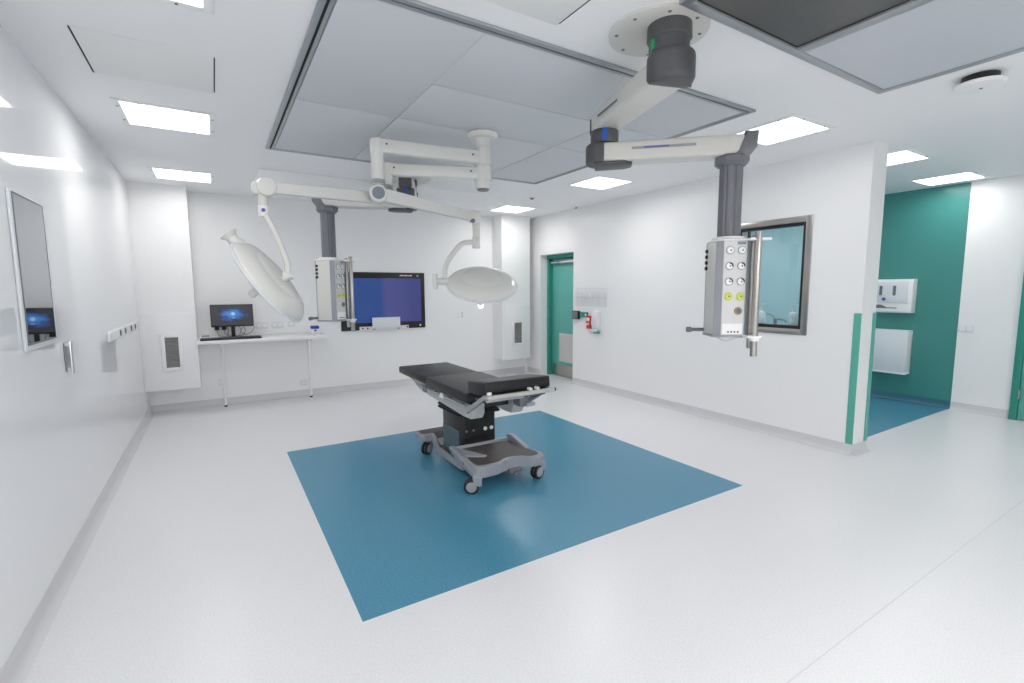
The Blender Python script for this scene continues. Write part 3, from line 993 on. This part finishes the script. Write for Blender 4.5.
# head 2
obj('elbow', B().box(-0.075, 0.035, -0.036, 0.036, -0.047, 0.055, 0.020, 4, tr((1.990, 3.842, 2.128)) @ rz(0.25)), 'lampwhite', t)
obj('elbow_knob', B().cyl((1.93, 3.80, 2.092), (1.935, 3.775, 2.088), 0.018, seg=16, bev=0.003), 'mgrey', t)
obj('drop_tube', B().cyl((1.998, 3.850, 2.10), (1.998, 3.850, 1.95), 0.034, 0.031, 24, 0.003), 'lampwhite', t)
obj('swivel_cuff', B().cyl((1.994, 3.847, 1.955), (1.994, 3.847, 1.950), 0.036, seg=24).cyl((1.994, 3.847, 1.948), (1.994, 3.847, 1.872), 0.034, seg=24, bev=0.002)
    .cyl((1.994, 3.847, 1.870), (1.994, 3.847, 1.864), 0.036, seg=24), 'lampwhite', t)
b = B().tube([(1.980, 3.852, 1.912), (1.930, 3.885, 1.915), (1.875, 3.915, 1.893), (1.790, 3.953, 1.785), (1.748, 3.968, 1.695), (1.738, 3.965, 1.590)], 0.022, 14, 6)
obj('yoke', b, 'lampwhite', t)
h2, m2 = lamp_head((2.015, 3.785, 1.548), (-0.1655, -0.4329, 0.8861), (0.8813, -0.4683, -0.0642), 0.312, True)
b = B().lathe([(0.0, 0.285), (0.030, 0.285), (0.030, 0.405), (0.0, 0.406)], 22, m2 @ Matrix.Rotation(-PI / 2, 4, 'Y'))
b.box(-0.018, 0.018, -0.05, 0.05, -0.068, 0.068, 0.006, 2, tr((1.655, 3.985, 1.572)) @ rz(-0.49))
obj('positioning_handle', b, 'lampwhite', h2)
obj('yoke_joint', B().cyl((1.736, 3.960, 1.545), (1.738, 3.965, 1.605), 0.034, seg=24, bev=0.005), 'lampwhite', t)

# ------------------------------------------------------------------ operating table
t = thing('operating_table', (1.80, 3.60, 0), 'black padded operating table on a wheeled grey base over the blue floor', 'operating table')


def smooth_outline(pts, n=4):
    out = []
    N = len(pts)
    for i in range(N):
        a, b_, c, d = [Vector(pts[(i + k - 1) % N]) for k in range(4)]
        for k in range(n):
            s = k / n
            out.append(tuple(0.5 * ((2 * b_) + (c - a) * s + (2 * a - 5 * b_ + 4 * c - d) * s * s + (3 * b_ - a - 3 * c + d) * s ** 3)))
    return out


# chassis: low spine rising to the rear cross arm
prof = [(4.150, 0.205), (4.02, 0.205), (3.955, 0.190), (3.915, 0.150), (3.88, 0.118), (3.82, 0.110), (3.42, 0.110), (3.40, 0.050), (3.86, 0.045),
        (3.93, 0.062), (3.975, 0.115), (4.02, 0.135), (4.150, 0.140)]
chs = obj('chassis', B().prism(prof, 1.600, 2.040, 'x', 0.012, 3), 'lgrey', t)
obj('chassis_cover', B().prism([(4.135, 0.2055), (4.02, 0.2055), (3.956, 0.1905), (3.916, 0.1505), (3.885, 0.1185), (3.82, 0.1105), (3.45, 0.1105), (3.45, 0.1135),
                                (3.82, 0.1135), (3.888, 0.1215), (3.919, 0.1535), (3.958, 0.1935), (4.02, 0.2085), (4.135, 0.2085)], 1.620, 2.020, 'x'), 'tray', chs)
b = B().prism([(1.490, 4.03), (1.53, 4.00), (2.11, 4.00), (2.15, 4.03), (2.15, 4.12), (2.11, 4.16), (1.53, 4.16), (1.49, 4.12)], 0.138, 0.206, 'z', 0.015, 3)
obj('rear_cross_arm', b, 'lgrey', t)
obj('cross_arm_cover', B().prism([(1.51, 4.035), (1.54, 4.015), (2.10, 4.015), (2.13, 4.035), (2.13, 4.115), (2.10, 4.142), (1.54, 4.142), (1.51, 4.115)], 0.2062, 0.2092, 'z', 0.001, 1), 'tray', t)
# front tray
out = smooth_outline([(1.600, 3.515), (1.85, 3.525), (2.100, 3.515), (2.115, 3.40), (2.120, 3.25), (2.165, 3.14), (2.160, 3.045), (2.08, 3.020),
                      (2.005, 3.075), (1.935, 3.105), (1.84, 3.100), (1.775, 3.060), (1.700, 3.050), (1.610, 3.050), (1.560, 3.085), (1.565, 3.20), (1.590, 3.36)], 4)
fr = obj('front_frame', B().prism(out, 0.108, 0.192, 'z', 0.014, 3), 'lgrey', t)
cx_, cy_ = 1.85, 3.28
inn = [((x - cx_) * 0.90 + cx_, (y - cy_) * 0.86 + cy_ + 0.005) for x, y in out]
obj('tray_mat', B().prism(inn, 0.1915, 0.1955, 'z', 0.0015, 1), 'tray', fr)
# raised back ledge and side link of the front frame
obj('back_ledge', B().box(1.60, 2.10, 3.505, 3.530, 0.150, 0.215, 0.008, 2), 'lgrey', fr)
obj('side_link', B().prism([(3.535, 0.222), (3.50, 0.228), (3.06, 0.150), (3.045, 0.118), (3.085, 0.108), (3.50, 0.180)], 1.555, 1.600, 'x', 0.006, 2), 'lgrey', t)
obj('side_link', B().prism([(3.535, 0.240), (3.47, 0.250), (3.22, 0.200), (3.22, 0.170), (3.50, 0.180)], 2.105, 2.150, 'x', 0.006, 2), 'lgrey', t)
obj('link_bolt', B().cyl((1.551, 3.48, 0.203), (1.556, 3.48, 0.203), 0.012, seg=14), 'mgrey', t)
obj('link_bolt', B().cyl((1.551, 3.26, 0.165), (1.556, 3.26, 0.165), 0.012, seg=14), 'mgrey', t)
obj('corner_web', B().prism([(1.61, 3.50), (1.64, 3.50), (1.75, 3.24), (1.72, 3.22), (1.60, 3.30)], 0.190, 0.203, 'z', 0.005, 2), 'lgrey', t)
obj('brake_pedal', B().box(1.86, 1.98, 3.075, 3.112, 0.078, 0.112, 0.008, 2).box(1.90, 1.95, 3.055, 3.095, 0.070, 0.092, 0.006, 2), 'mgrey', t)


def caster(x, y, ax):
    a = Vector((ax[0], ax[1], 0)).normalized()
    c = Vector((x, y, 0.057))
    q = a.to_track_quat('Z', 'Y').to_matrix().to_4x4()
    m_ = tr(c) @ q
    w = B()
    prof = [(0.030, -0.0), (0.050, 0.001), (0.056, 0.006), (0.057, 0.012), (0.056, 0.019), (0.050, 0.023), (0.030, 0.024)]
    w.lathe(prof, 32, m_ @ tr((0, 0, 0.006)), False).lathe([(r, -z) for r, z in prof], 32, m_ @ tr((0, 0, -0.006)), False)
    wh = obj('wheel', w, 'rubber', t)
    obj('hub_cap', B().lathe([(0, 0.032), (0.036, 0.031), (0.043, 0.028), (0.043, 0.006), (0, 0.006)], 28, m_), 'lgrey', wh)
    obj('hub_cap', B().lathe([(0, -0.032), (0.036, -0.031), (0.043, -0.028), (0.043, -0.006), (0, -0.006)], 28, m_), 'lgrey', wh)
    side = Vector((-a.y, a.x, 0))
    f = c + side * 0.042
    obj('fork', B().box(-0.030, 0.030, -0.034, 0.034, 0.058, 0.138, 0.010, 3, tr((f.x, f.y, 0)) @ rz(math.atan2(a.y, a.x))), 'lgrey', wh)


caster(1.530, 3.075, (-0.50, -0.86))
caster(2.105, 3.055, (0.25, -0.97))
caster(1.570, 4.060, (0.55, -0.83))
caster(2.070, 4.080, (0.55, -0.83))

# pedestal and bellows
pd = obj('pedestal', B().box(1.655, 1.990, 3.530, 3.880, 0.105, 0.466, 0.010, 2), 'black', t)
obj('side_panel', B().box(1.6505, 1.656, 3.545, 3.865, 0.112, 0.330, 0.002, 1), 'tealpanel', pd)
obj('control_panel', B().box(1.700, 1.975, 3.5255, 3.531, 0.255, 0.450, 0.002, 1), 'pad', pd)
for (bx_, mm, rr) in ((1.889, 'white', 0.0165), (1.948, 'white', 0.0165), (1.712, 'vent', 0.010), (1.777, 'vent', 0.010)):
    obj('knob', B().cyl((bx_, 3.515, 0.326), (bx_, 3.5256, 0.326), rr, seg=18, bev=0.002), mm, pd)
obj('connector_strip', B().box(1.70, 1.96, 3.520, 3.526, 0.130, 0.205, 0.002, 1), 'rubber', pd)
bm_ = B()
pts_n = 5
for k in range(pts_n):
    z_ = 0.462 + k * 0.027
    ex = 0.034 if k < 4 else 0.020
    bm_.prism([(1.655 - ex, 3.53 - ex), (1.99 + ex, 3.53 - ex), (1.99 + ex, 3.88 + ex), (1.655 - ex, 3.88 + ex)], z_, z_ + 0.0265, 'z', 0.0125, 1)
obj('bellows', bm_, 'rubber', t)

# table top frame
prof = [(4.470, 0.694), (4.470, 0.678), (4.30, 0.660), (4.18, 0.628), (4.12, 0.604), (3.875, 0.588), (3.200, 0.556), (3.090, 0.556), (3.060, 0.600), (3.060, 0.676)]
for xa_, xb2 in ((1.535, 1.640), (1.880, 1.985)):
    obj('side_frame', B().prism(prof, xa_, xb2, 'x', 0.006, 2), 'tabmetal', t)
fm = obj('top_frame', B().prism([(4.46, 0.692), (4.20, 0.650), (3.88, 0.602), (3.30, 0.600), (3.12, 0.62), (3.12, 0.676), (4.2, 0.69)], 1.641, 1.879, 'x', 0.004, 1), 'black', t)
for sx, xx in ((-1, 1.506), (1, 2.012)):
    b = B().box(xx - 0.006, xx + 0.006, 3.12, 4.10, 0.640, 0.662, 0.003, 2)
    rl = obj('side_rail', b, 'alu', t)
    b = B()
    for yy in (3.18, 3.42, 3.70, 4.02):
        b.box(min(xx, 1.76 + sx * 0.228), max(xx, 1.76 + sx * 0.228), yy - 0.012, yy + 0.012, 0.636, 0.658, 0.002, 1)
    obj('rail_spacer', b, 'black', rl)
obj('rail_clamp', B().box(1.492, 1.508, 3.50, 3.545, 0.635, 0.678, 0.004, 2).cyl((1.480, 3.522, 0.654), (1.494, 3.522, 0.654), 0.012, seg=14), 'white', t)
obj('rail_clamp', B().box(1.490, 1.508, 3.86, 3.93, 0.618, 0.672, 0.004, 2), 'mgrey', t)
obj('pad_board', B().box(1.525, 1.995, 3.86, 4.56, 0.676, 0.690, 0.003, 1).box(1.525, 1.995, 3.06, 3.85, 0.668, 0.680, 0.003, 1), 'black', t)
obj('back_pad', B().box(1.500, 2.020, 3.868, 4.585, 0.688, 0.752, 0.014, 3), 'pad', t)
obj('seat_pad', B().box(1.495, 2.025, 3.070, 3.862, 0.680, 0.757, 0.014, 3), 'pad', t)
# raised end section towards the camera
tilt = Matrix.Translation((1.76, 3.05, 0.80)) @ Matrix.Rotation(math.radians(-6), 4, 'X') @ Matrix.Translation((-1.76, -3.05, -0.80))
obj('head_pad', B().box(1.496, 2.034, 2.785, 3.055, 0.768, 0.852, 0.014, 3, tilt), 'pad', t)
b = B().box(1.515, 2.005, 2.80, 3.04, 0.755, 0.770, 0.003, 1, tilt)
obj('head_board', b, 'black', t)
# its silver frame: hinge arms, cross bars, latch
for xx in (1.505, 2.005):
    obj('hinge_arm', B().prism([(3.070, 0.606), (3.070, 0.650), (2.80, 0.795), (2.745, 0.795), (2.745, 0.770), (2.80, 0.764)], xx - 0.011, xx + 0.011, 'x', 0.004, 2), 'alu', t)
hf = obj('head_frame', B().box(1.490, 2.035, 2.730, 2.758, 0.770, 0.798, 0.006, 2), 'tabmetal', t)
obj('cross_bar', B().box(1.500, 1.800, 2.772, 2.792, 0.744, 0.760, 0.004, 2), 'alu', hf)
obj('bar_end', B().cyl((2.035, 2.744, 0.784), (2.048, 2.744, 0.784), 0.013, seg=16, bev=0.003), 'black', hf)
for xx in (1.84, 1.90):
    obj('bracket', B().box(xx - 0.012, xx + 0.012, 2.745, 2.785, 0.797, 0.815, 0.003, 1), 'white', hf)
obj('bracket', B().box(1.494, 1.528, 2.748, 2.765, 0.797, 0.820, 0.006, 2), 'white', hf)
obj('under_plate', B().prism([(3.02, 0.715), (3.02, 0.728), (2.78, 0.762), (2.78, 0.748)], 1.54, 1.985, 'x', 0.002, 1), 'tealpanel', hf)
obj('latch', B().box(1.78, 1.86, 2.80, 2.90, 0.672, 0.745, 0.012, 2), 'mgrey', hf)
obj('latch_grip', B().box(1.825, 1.895, 2.775, 2.800, 0.675, 0.700, 0.004, 2), 'lgrey', hf)

# ------------------------------------------------------------------ worktop with computer
DZT = 0.905
struct('trim_4', B().box(-0.213, 1.30, YB - 0.018, YB - 0.0005, DZT + 0.001, DZT + 0.045, 0.003, 1), 'white', label='white upstand strip along the back wall behind the worktop')
t = thing('worktop', (0.52, 7.02, 0), 'long white worktop on two thin legs against the back wall', 'desk')
obj('top', B().box(-0.213, 1.245, 6.74, YB - 0.001, DZT - 0.038, DZT, 0.004, 2), 'white', t)
for xx in (0.035, 1.075):
    lg = obj('leg', B().cyl((xx, 7.19, 0.022), (xx, 7.19, DZT - 0.038), 0.017, seg=18), 'white', t)
    obj('foot', B().lathe([(0, 0), (0.019, 0), (0.019, 0.014), (0.013, 0.024), (0, 0.024)], 18, tr((xx, 7.19, 0))), 'black', lg)
    b = B().box(xx - 0.022, xx + 0.022, 6.775, 6.80, DZT - 0.075, DZT - 0.038, 0.004, 2)
    b.box(xx - 0.015, xx + 0.015, 6.80, 7.28, DZT - 0.060, DZT - 0.038, 0.003, 1)
    obj('bracket', b, 'white', t)

t = thing('computer_monitor', (0.170, 7.10, DZT), 'black computer monitor showing a dark blue picture, on the white worktop', 'monitor')
mz0, mz1 = 1.045, 1.328
sc = obj('casing', B().box(-0.066, 0.408, 7.085, 7.115, mz0, mz1, 0.006, 2), 'black', t)
obj('screen', B().box(-0.060, 0.402, 7.0835, 7.0852, mz0 + 0.018, mz1 - 0.006), 'desktop', sc)
obj('stand', B().box(0.150, 0.195, 7.115, 7.135, DZT + 0.008, 1.15, 0.004, 2).box(0.160, 0.185, 7.10, 7.12, 1.08, 1.16, 0.003, 1), 'black', t)
obj('stand_foot', B().box(0.065, 0.280, 7.06, 7.20, DZT, DZT + 0.010, 0.004, 2), 'black', t)
t = thing('keyboard', (0.17, 6.84, DZT), 'black keyboard at the front of the worktop below the monitor', 'keyboard')
kb = obj('casing', B().box(-0.185, 0.47, 6.78, 6.93, DZT, DZT + 0.022, 0.005, 2), 'black', t)
b = B()
for r_ in range(5):
    for c_ in range(20):
        x0 = -0.172 + c_ * 0.0318
        y0 = 6.79 + r_ * 0.026
        b.box(x0, x0 + 0.026, y0, y0 + 0.021, DZT + 0.0218, DZT + 0.028, 0.002, 1)
obj('keys', b, 'dgrey', kb)
t = thing('paper_tray', (-0.12, 7.07, DZT), 'low stack of papers with a blue edge left of the keyboard on the worktop', 'papers')
obj('sheets', B().box(-0.205, 0.000, 6.98, 7.20, DZT, DZT + 0.020, 0.002, 1), 'white', t)
obj('folder', B().box(-0.195, 0.005, 6.975, 7.18, DZT + 0.0205, DZT + 0.028, 0.001, 1), 'offwhite', t)
obj('phone', B().box(-0.17, -0.09, 7.03, 7.15, DZT + 0.0285, DZT + 0.045, 0.005, 2), 'lgrey', t)
tag(obj('notebook', B().box(0.015, 0.055, 6.96, 7.08, DZT, DZT + 0.014, 0.002, 1), 'navy'),
    'small blue notebook beside the papers under the monitor', 'notebook')
t = thing('plug_adapter', (0.02, 7.24, 1.00), 'two black plugs with looped cables on the wall below the monitor', 'plug')
for xx in (-0.005, 0.075):
    obj('plug', B().box(xx - 0.026, xx + 0.026, 7.250, YB - 0.0015, 0.995, 1.045, 0.006, 2), 'black', t)
    obj('cable', B().tube([(xx, 7.262, 0.996), (xx + 0.004, 7.25, 0.96), (xx + 0.03, 7.235, 0.925), (xx + 0.075, 7.225, 0.916)], 0.004, 8, 5), 'cable', t)
obj('cable', B().tube([(0.235, 7.17, 1.06), (0.262, 7.20, 0.985), (0.245, 7.215, 0.935), (0.28, 7.22, 0.925), (0.315, 7.22, 0.985), (0.290, 7.225, 1.02),
                       (0.26, 7.225, 0.96), (0.335, 7.23, 0.925)], 0.0045, 8, 5), 'cable', t)
obj('cable', B().tube([(0.10, 7.19, 1.06), (0.125, 7.20, 0.98), (0.11, 7.21, 0.93), (0.20, 7.215, 0.918), (0.36, 7.25, 0.94), (0.43, 7.285, 1.02)], 0.004, 8, 5), 'cable', t)


def wall_plate(x0, x1, z0, z1, label, nsock):
    t = thing('wall_socket', ((x0 + x1) / 2, YB, z0), label, 'wall socket', 'white sockets on the back wall')
    pl = obj('plate', B().box(x0, x1, YB - 0.010, YB - 0.0005, z0, z1, 0.003, 2), 'offwhite', t)
    for k in range(nsock):
        xc = x0 + (k + 0.5) * (x1 - x0) / nsock
        obj('socket_face', B().box(xc - 0.022, xc + 0.022, YB - 0.0125, YB - 0.010, (z0 + z1) / 2 - 0.022, (z0 + z1) / 2 + 0.022, 0.002, 1), 'white', pl)
    return t


wall_plate(0.440, 0.590, 0.990, 1.075, 'white double socket on the back wall just right of the monitor', 2)
wall_plate(0.630, 0.780, 0.992, 1.077, 'white double socket on the back wall, second from the monitor', 2)
wall_plate(0.835, 0.925, 0.996, 1.080, 'white single wall socket on the back wall, farthest from the monitor', 1)
wall_plate(0.005 + 0.95, 1.015 + 0.02, 0.16, 0.24, 'white plate low on the back wall beside the right worktop leg', 1)
wall_plate(-0.03, 0.045, 0.27, 0.35, 'white plate low on the back wall beside the left worktop leg', 1)

t = thing('wipe_tub', (1.155, 7.05, DZT), 'white tub with a navy blue lid at the right end of the worktop', 'tub')
obj('tub', B().box(1.080, 1.200, 6.99, 7.10, DZT, DZT + 0.070, 0.012, 3), 'white', t)
obj('lid', B().box(1.088, 1.192, 6.995, 7.095, DZT + 0.072, DZT + 0.112, 0.010, 3), 'navy', t)
obj('latch', B().box(1.125, 1.155, 6.984, 6.992, DZT + 0.040, DZT + 0.062, 0.002, 1), 'navy', t)
tag(obj('leaflet', B().box(1.005, 1.075, 6.97, 7.10, DZT, DZT + 0.006, 0.001, 1), 'offwhite'), 'flat white leaflet lying beside the blue lidded tub', 'leaflet')

# ------------------------------------------------------------------ wall display
t = thing('wall_display', (2.22, YB, 0.90), 'large black framed wall display with a lit blue screen on the back wall', 'display')
cs = obj('casing', B().box(1.545, 2.842, YB - 0.022, YB - 0.0005, 0.902, 1.764, 0.004, 2), 'black', t)
obj('screen', B().box(1.625, 2.778, YB - 0.0235, YB - 0.0222, 1.010, 1.676), 'tvscreen', cs)
b = B()
x = 2.44
for wdt in (0.012, 0.020, 0.010, 0.016, 0.022, 0.014, 0.018, 0.012, 0.020):
    b.box(x, x + wdt, YB - 0.0228, YB - 0.0219, 1.712, 1.722 + 0.004 * (int(wdt * 1000) % 3))
    x += wdt + 0.006
obj('lettering', b, 'white', cs)
obj('logo', B().cyl((2.728, YB - 0.0222, 1.716), (2.728, YB - 0.0232, 1.716), 0.016, seg=18), 'lgrey', cs)
obj('power_button', B().cyl((2.757, YB - 0.0222, 0.945), (2.757, YB - 0.024, 0.945), 0.014, seg=18), 'white', cs)
t = thing('keyboard_shelf', (2.19, YB - 0.03, 0.91), 'folded pale grey keyboard shelf mounted at the lower edge of the wall display', 'keyboard shelf')
obj('flap', B().box(1.985, 2.412, YB - 0.075, YB - 0.055, 0.925, 1.088, 0.006, 2), 'offwhite', t)
obj('bracket', B().box(1.80, 2.555, YB - 0.050, YB - 0.0242, 0.893, 0.955, 0.006, 2), 'offwhite', t)
for xx in (1.845, 1.915, 2.53):
    obj('knob', B().cyl((xx, YB - 0.060, 0.930), (xx, YB - 0.050, 0.930), 0.014, seg=16, bev=0.002), 'dgrey', t)
for xx in (2.01, 2.385):
    obj('hinge', B().cyl((xx - 0.02, YB - 0.062, 0.912), (xx + 0.02, YB - 0.062, 0.912), 0.010, seg=12), 'lgrey', t)

t = thing('call_button', (3.50, YB, 1.03), 'tiny white plate with two red buttons under the right lamp head', 'switch')
pl = obj('plate', B().box(3.420, 3.535, YB - 0.008, YB - 0.0005, 1.030, 1.125, 0.002, 1), 'wall', t)
for zz_ in (1.108, 1.062):
    obj('button', B().cyl((3.497, YB - 0.008, zz_), (3.497, YB - 0.013, zz_), 0.010, seg=14), 'red', pl)

# ------------------------------------------------------------------ partition wall items by the green door
t = thing('access_reader', (XP, 5.86, 1.03), 'grey and black door access box just right of the green door', 'access box')
obj('casing', B().box(XP - 0.05, XP - 0.0005, 5.790, 5.940, 1.035, 1.163, 0.006, 2), 'black', t)
obj('front_plate', B().box(XP - 0.054, XP - 0.050, 5.800, 5.930, 1.045, 1.153, 0.002, 1), 'mgrey', t)
obj('side_plate', B().box(XP - 0.045, XP - 0.006, 5.9405, 5.945, 1.045, 1.153, 0.001, 1), 'lgrey', t)
t = thing('exit_button', (XP, 5.67, 1.06), 'small green exit button box between the black box and the dispenser', 'switch')
obj('casing', B().box(XP - 0.03, XP - 0.0005, 5.600, 5.770, 1.068, 1.150, 0.004, 2), 'tealframe', t)
obj('button', B().cyl((XP - 0.03, 5.69, 1.11), (XP - 0.038, 5.69, 1.11), 0.024, seg=18, bev=0.003), 'green', t)
obj('button', B().cyl((XP - 0.03, 5.63, 1.11), (XP - 0.036, 5.63, 1.11), 0.016, seg=18, bev=0.003), 'white', t)
t = thing('hand_dispenser', (XP, 5.42, 0.88), 'white hand gel dispenser on the partition right of the green door', 'dispenser')
out = [(0, 0.895), (0.045, 0.895), (0.070, 0.93), (0.080, 1.00), (0.078, 1.12), (0.055, 1.172), (0, 1.178)]
obj('body', B().prism([(XP - 0.0005 - dx, zz_) for dx, zz_ in out], 5.320, 5.450, 'y', 0.012, 3), 'offwhite', t)
obj('lever', B().box(XP - 0.092, XP - 0.04, 5.345, 5.425, 0.880, 0.905, 0.005, 2), 'white', t)
obj('drip_tray', B().box(XP - 0.07, XP - 0.002, 5.335, 5.42, 0.845, 0.868, 0.005, 2), 'guard', t)
t = thing('break_glass_unit', (XP, 5.56, 0.91), 'red emergency break glass unit beside the white dispenser', 'emergency switch')
bd = obj('casing', B().box(XP - 0.048, XP - 0.0005, 5.505, 5.610, 0.990, 1.100, 0.005, 2), 'red', t)
obj('glass_plate', B().box(XP - 0.051, XP - 0.048, 5.520, 5.595, 1.020, 1.070, 0.002, 1), 'white', bd)
obj('pull_tag', B().box(XP - 0.045, XP - 0.004, 5.490, 5.600, 0.905, 0.960, 0.006, 2), 'red', t)
obj('tag_strap', B().box(XP - 0.022, XP - 0.004, 5.53, 5.56, 0.958, 0.992, 0.003, 1), 'red', t)

t = thing('document_holder', (XP, 5.54, 1.25), 'clear acrylic wall pockets above the dispenser beside the green door', 'document holder')
y0, y1, zA, zB, zC_ = 5.185, 5.895, 1.245, 1.365, 1.505
obj('back_plate', B().box(XP - 0.004, XP - 0.0005, y0, y1, zA, zC_), 'acrylic', t)
for k in range(4):
    yy0 = y0 + k * (y1 - y0) / 4 + 0.01
    yy1 = y0 + (k + 1) * (y1 - y0) / 4 - 0.01
    pk = obj('pocket', B().box(XP - 0.030, XP - 0.027, yy0, yy1, zA, zC_ - 0.05), 'acrylic', t)
    b = B()
    b.box(XP - 0.031, XP - 0.0265, yy0 - 0.002, yy0 + 0.002, zA, zC_ - 0.05).box(XP - 0.031, XP - 0.0265, yy1 - 0.002, yy1 + 0.002, zA, zC_ - 0.05)
    obj('edge', b, 'acrylic_line', pk)
b = B()
for zz_ in (zA, zB, zB + 0.012, zC_):
    b.box(XP - 0.006, XP - 0.004, y0, y1, zz_ - 0.0015, zz_ + 0.0015)
obj('seam_line', b, 'acrylic_line', t)

# ------------------------------------------------------------------ scrub wall items
t = thing('towel_dispenser', (XR, 2.83, 1.17), 'white paper towel dispenser on the teal scrub wall', 'dispenser')
y0, y1 = 2.565, 3.035
bd = obj('body', B().prism([(XR - 0.0005, 1.170), (XR - 0.120, 1.170), (XR - 0.135, 1.19), (XR - 0.130, 1.56), (XR - 0.11, 1.600), (XR - 0.0005, 1.605)], y0, y1, 'y', 0.010, 3), 'white', t)
obj('cover', B().box(XR - 0.146, XR - 0.132, y0 + 0.045, y1 - 0.03, 1.300, 1.575, 0.008, 2), 'offwhite', bd)
for yy in (2.755, 2.905):
    obj('viewing_slot', B().box(XR - 0.149, XR - 0.1455, yy - 0.017, yy + 0.017, 1.395, 1.520, 0.003, 1), 'mgrey', bd)
obj('badge', B().cyl((XR - 0.146, 2.865, 1.345), (XR - 0.150, 2.865, 1.345), 0.022, seg=20, bev=0.001), 'violet', bd)
pts = [(y, 1.238 + 0.035 * max(0.0, 1 - ((y - 2.92) / 0.085) ** 2)) for y in [2.72 + 0.02 * k for k in range(17)]]
pts = pts + [(3.04, 1.226), (2.72, 1.226)]
obj('paper_slot', B().prism(pts, XR - 0.1385, XR - 0.1335, 'x'), 'mgrey', bd)
t = thing('waste_bin', (XR, 2.84, 0.38), 'white wall cabinet bin below the towel dispenser on the teal wall', 'bin')
bd = obj('body', B().box(XR - 0.150, XR - 0.0005, 2.570, 3.040, 0.385, 0.945, 0.006, 2), 'white', t)
obj('door', B().box(XR - 0.162, XR - 0.1505, 2.570, 3.040, 0.400, 0.945, 0.005, 2), 'offwhite', t)
obj('lock', B().cyl((XR - 0.162, 2.985, 0.76), (XR - 0.166, 2.985, 0.76), 0.011, seg=14), 'mgrey', t)
obj('bottom_lip', B().box(XR - 0.168, XR - 0.01, 2.565, 3.045, 0.376, 0.398, 0.004, 2), 'white', t)
t = thing('light_switch', (XR, 2.06, 0.96), 'white double switch plate on the white wall right of the teal panel', 'switch')
pl = obj('plate', B().box(XR - 0.012, XR - 0.0005, 1.985, 2.125, 0.958, 1.046, 0.004, 2), 'offwhite', t)
for yy in (2.022, 2.088):
    obj('rocker', B().box(XR - 0.0155, XR - 0.012, yy - 0.024, yy + 0.024, 0.972, 1.032, 0.002, 1), 'white', pl)

# ------------------------------------------------------------------ left wall items
t = thing('wall_screen', (XL, 3.30, 1.25), 'tall dark glass screen in a white frame on the glossy left wall', 'screen')
sy0, sy1, sz0, sz1 = 3.075, 3.520, 1.258, 1.945
obj('frame', B().box(XL + 0.0005, XL + 0.014, sy0 - 0.03, sy1 + 0.045, sz0 - 0.035, sz1 + 0.018, 0.006, 3), 'offwhite', t)
obj('glass', B().box(XL + 0.014, XL + 0.0165, sy0, sy1, sz0, sz1), 'mirror_screen', t)
obj('edge', rect_frame(B(), XL + 0.0138, XL + 0.0172, sy0 - 0.008, sy1 + 0.008, sz0 - 0.008, sz1 + 0.008, 0.009, 0.001), 'mgrey', t)
t = thing('door_pull', (XL, 3.79, 1.03), 'small steel pull handle on the left wall beside the glass screen', 'handle')
obj('plate', B().box(XL + 0.0005, XL + 0.005, 3.715, 3.865, 1.035, 1.205, 0.002, 1), 'alu', t)
obj('grip', B().box(XL + 0.022, XL + 0.032, 3.725, 3.760, 1.020, 1.215, 0.003, 2).box(XL + 0.004, XL + 0.026, 3.728, 3.757, 1.18, 1.205, 0.003, 1)
    .box(XL + 0.004, XL + 0.026, 3.728, 3.757, 1.035, 1.06, 0.003, 1), 'chrome', t)
obj('cylinder', B().cyl((XL + 0.005, 3.825, 1.12), (XL + 0.009, 3.825, 1.12), 0.020, seg=18), 'mgrey', t)
t = thing('outlet_rail', (XL, 5.9, 1.10), 'white socket rail with four dark sockets on the left wall', 'socket rail')
ra = obj('housing', B().box(XL + 0.0005, XL + 0.022, 5.02, 6.60, 1.090, 1.172, 0.008, 3), 'white', t)
for yy in (5.52, 5.80, 6.18, 6.46):
    q = tr((XL + 0.022, yy, 1.130)) @ Matrix.Rotation(PI / 2, 4, 'Y')
    obj('socket', B().lathe([(0, 0), (0.030, 0), (0.030, 0.003), (0.024, 0.006), (0, 0.006)], 20, q), 'dgrey', ra)

# ------------------------------------------------------------------ world, camera, colour
wd = bpy.data.worlds.new('World')
S.world = wd
wd.use_nodes = True
wd.node_tree.nodes['Background'].inputs[0].default_value = (0.5, 0.5, 0.5, 1)
wd.node_tree.nodes['Background'].inputs[1].default_value = 0.0

cam = bpy.data.cameras.new('Camera')
cam.sensor_fit = 'HORIZONTAL'
cam.sensor_width = 36.0
cam.lens = 481.333 / 1024 * 36.0
cam.clip_start = 0.05
co = bpy.data.objects.new('Camera', cam)
COL.objects.link(co)
yw, pt, rl_ = math.radians(31.53), math.radians(6.19), math.radians(0.306)
f = Vector((math.sin(yw) * math.cos(pt), math.cos(yw) * math.cos(pt), -math.sin(pt)))
a = Vector((math.cos(yw), -math.sin(yw), 0))
d = f.cross(a)
r2 = a * math.cos(rl_) + d * math.sin(rl_)
d2 = -a * math.sin(rl_) + d * math.cos(rl_)
mw = Matrix.Identity(4)
for i, v in enumerate((r2, -d2, -f)):
    mw[0][i], mw[1][i], mw[2][i] = v.x, v.y, v.z
mw[2][3] = 1.5
co.matrix_world = mw
S.camera = co
S.view_settings.view_transform = 'Standard'
S.view_settings.look = 'None'
S.view_settings.gamma = 1
S.view_settings.use_curve_mapping = False
S.view_settings.exposure = 0.66
S.cycles.max_bounces = 14
S.cycles.diffuse_bounces = 8
S.cycles.glossy_bounces = 5
S.cycles.transparent_max_bounces = 16
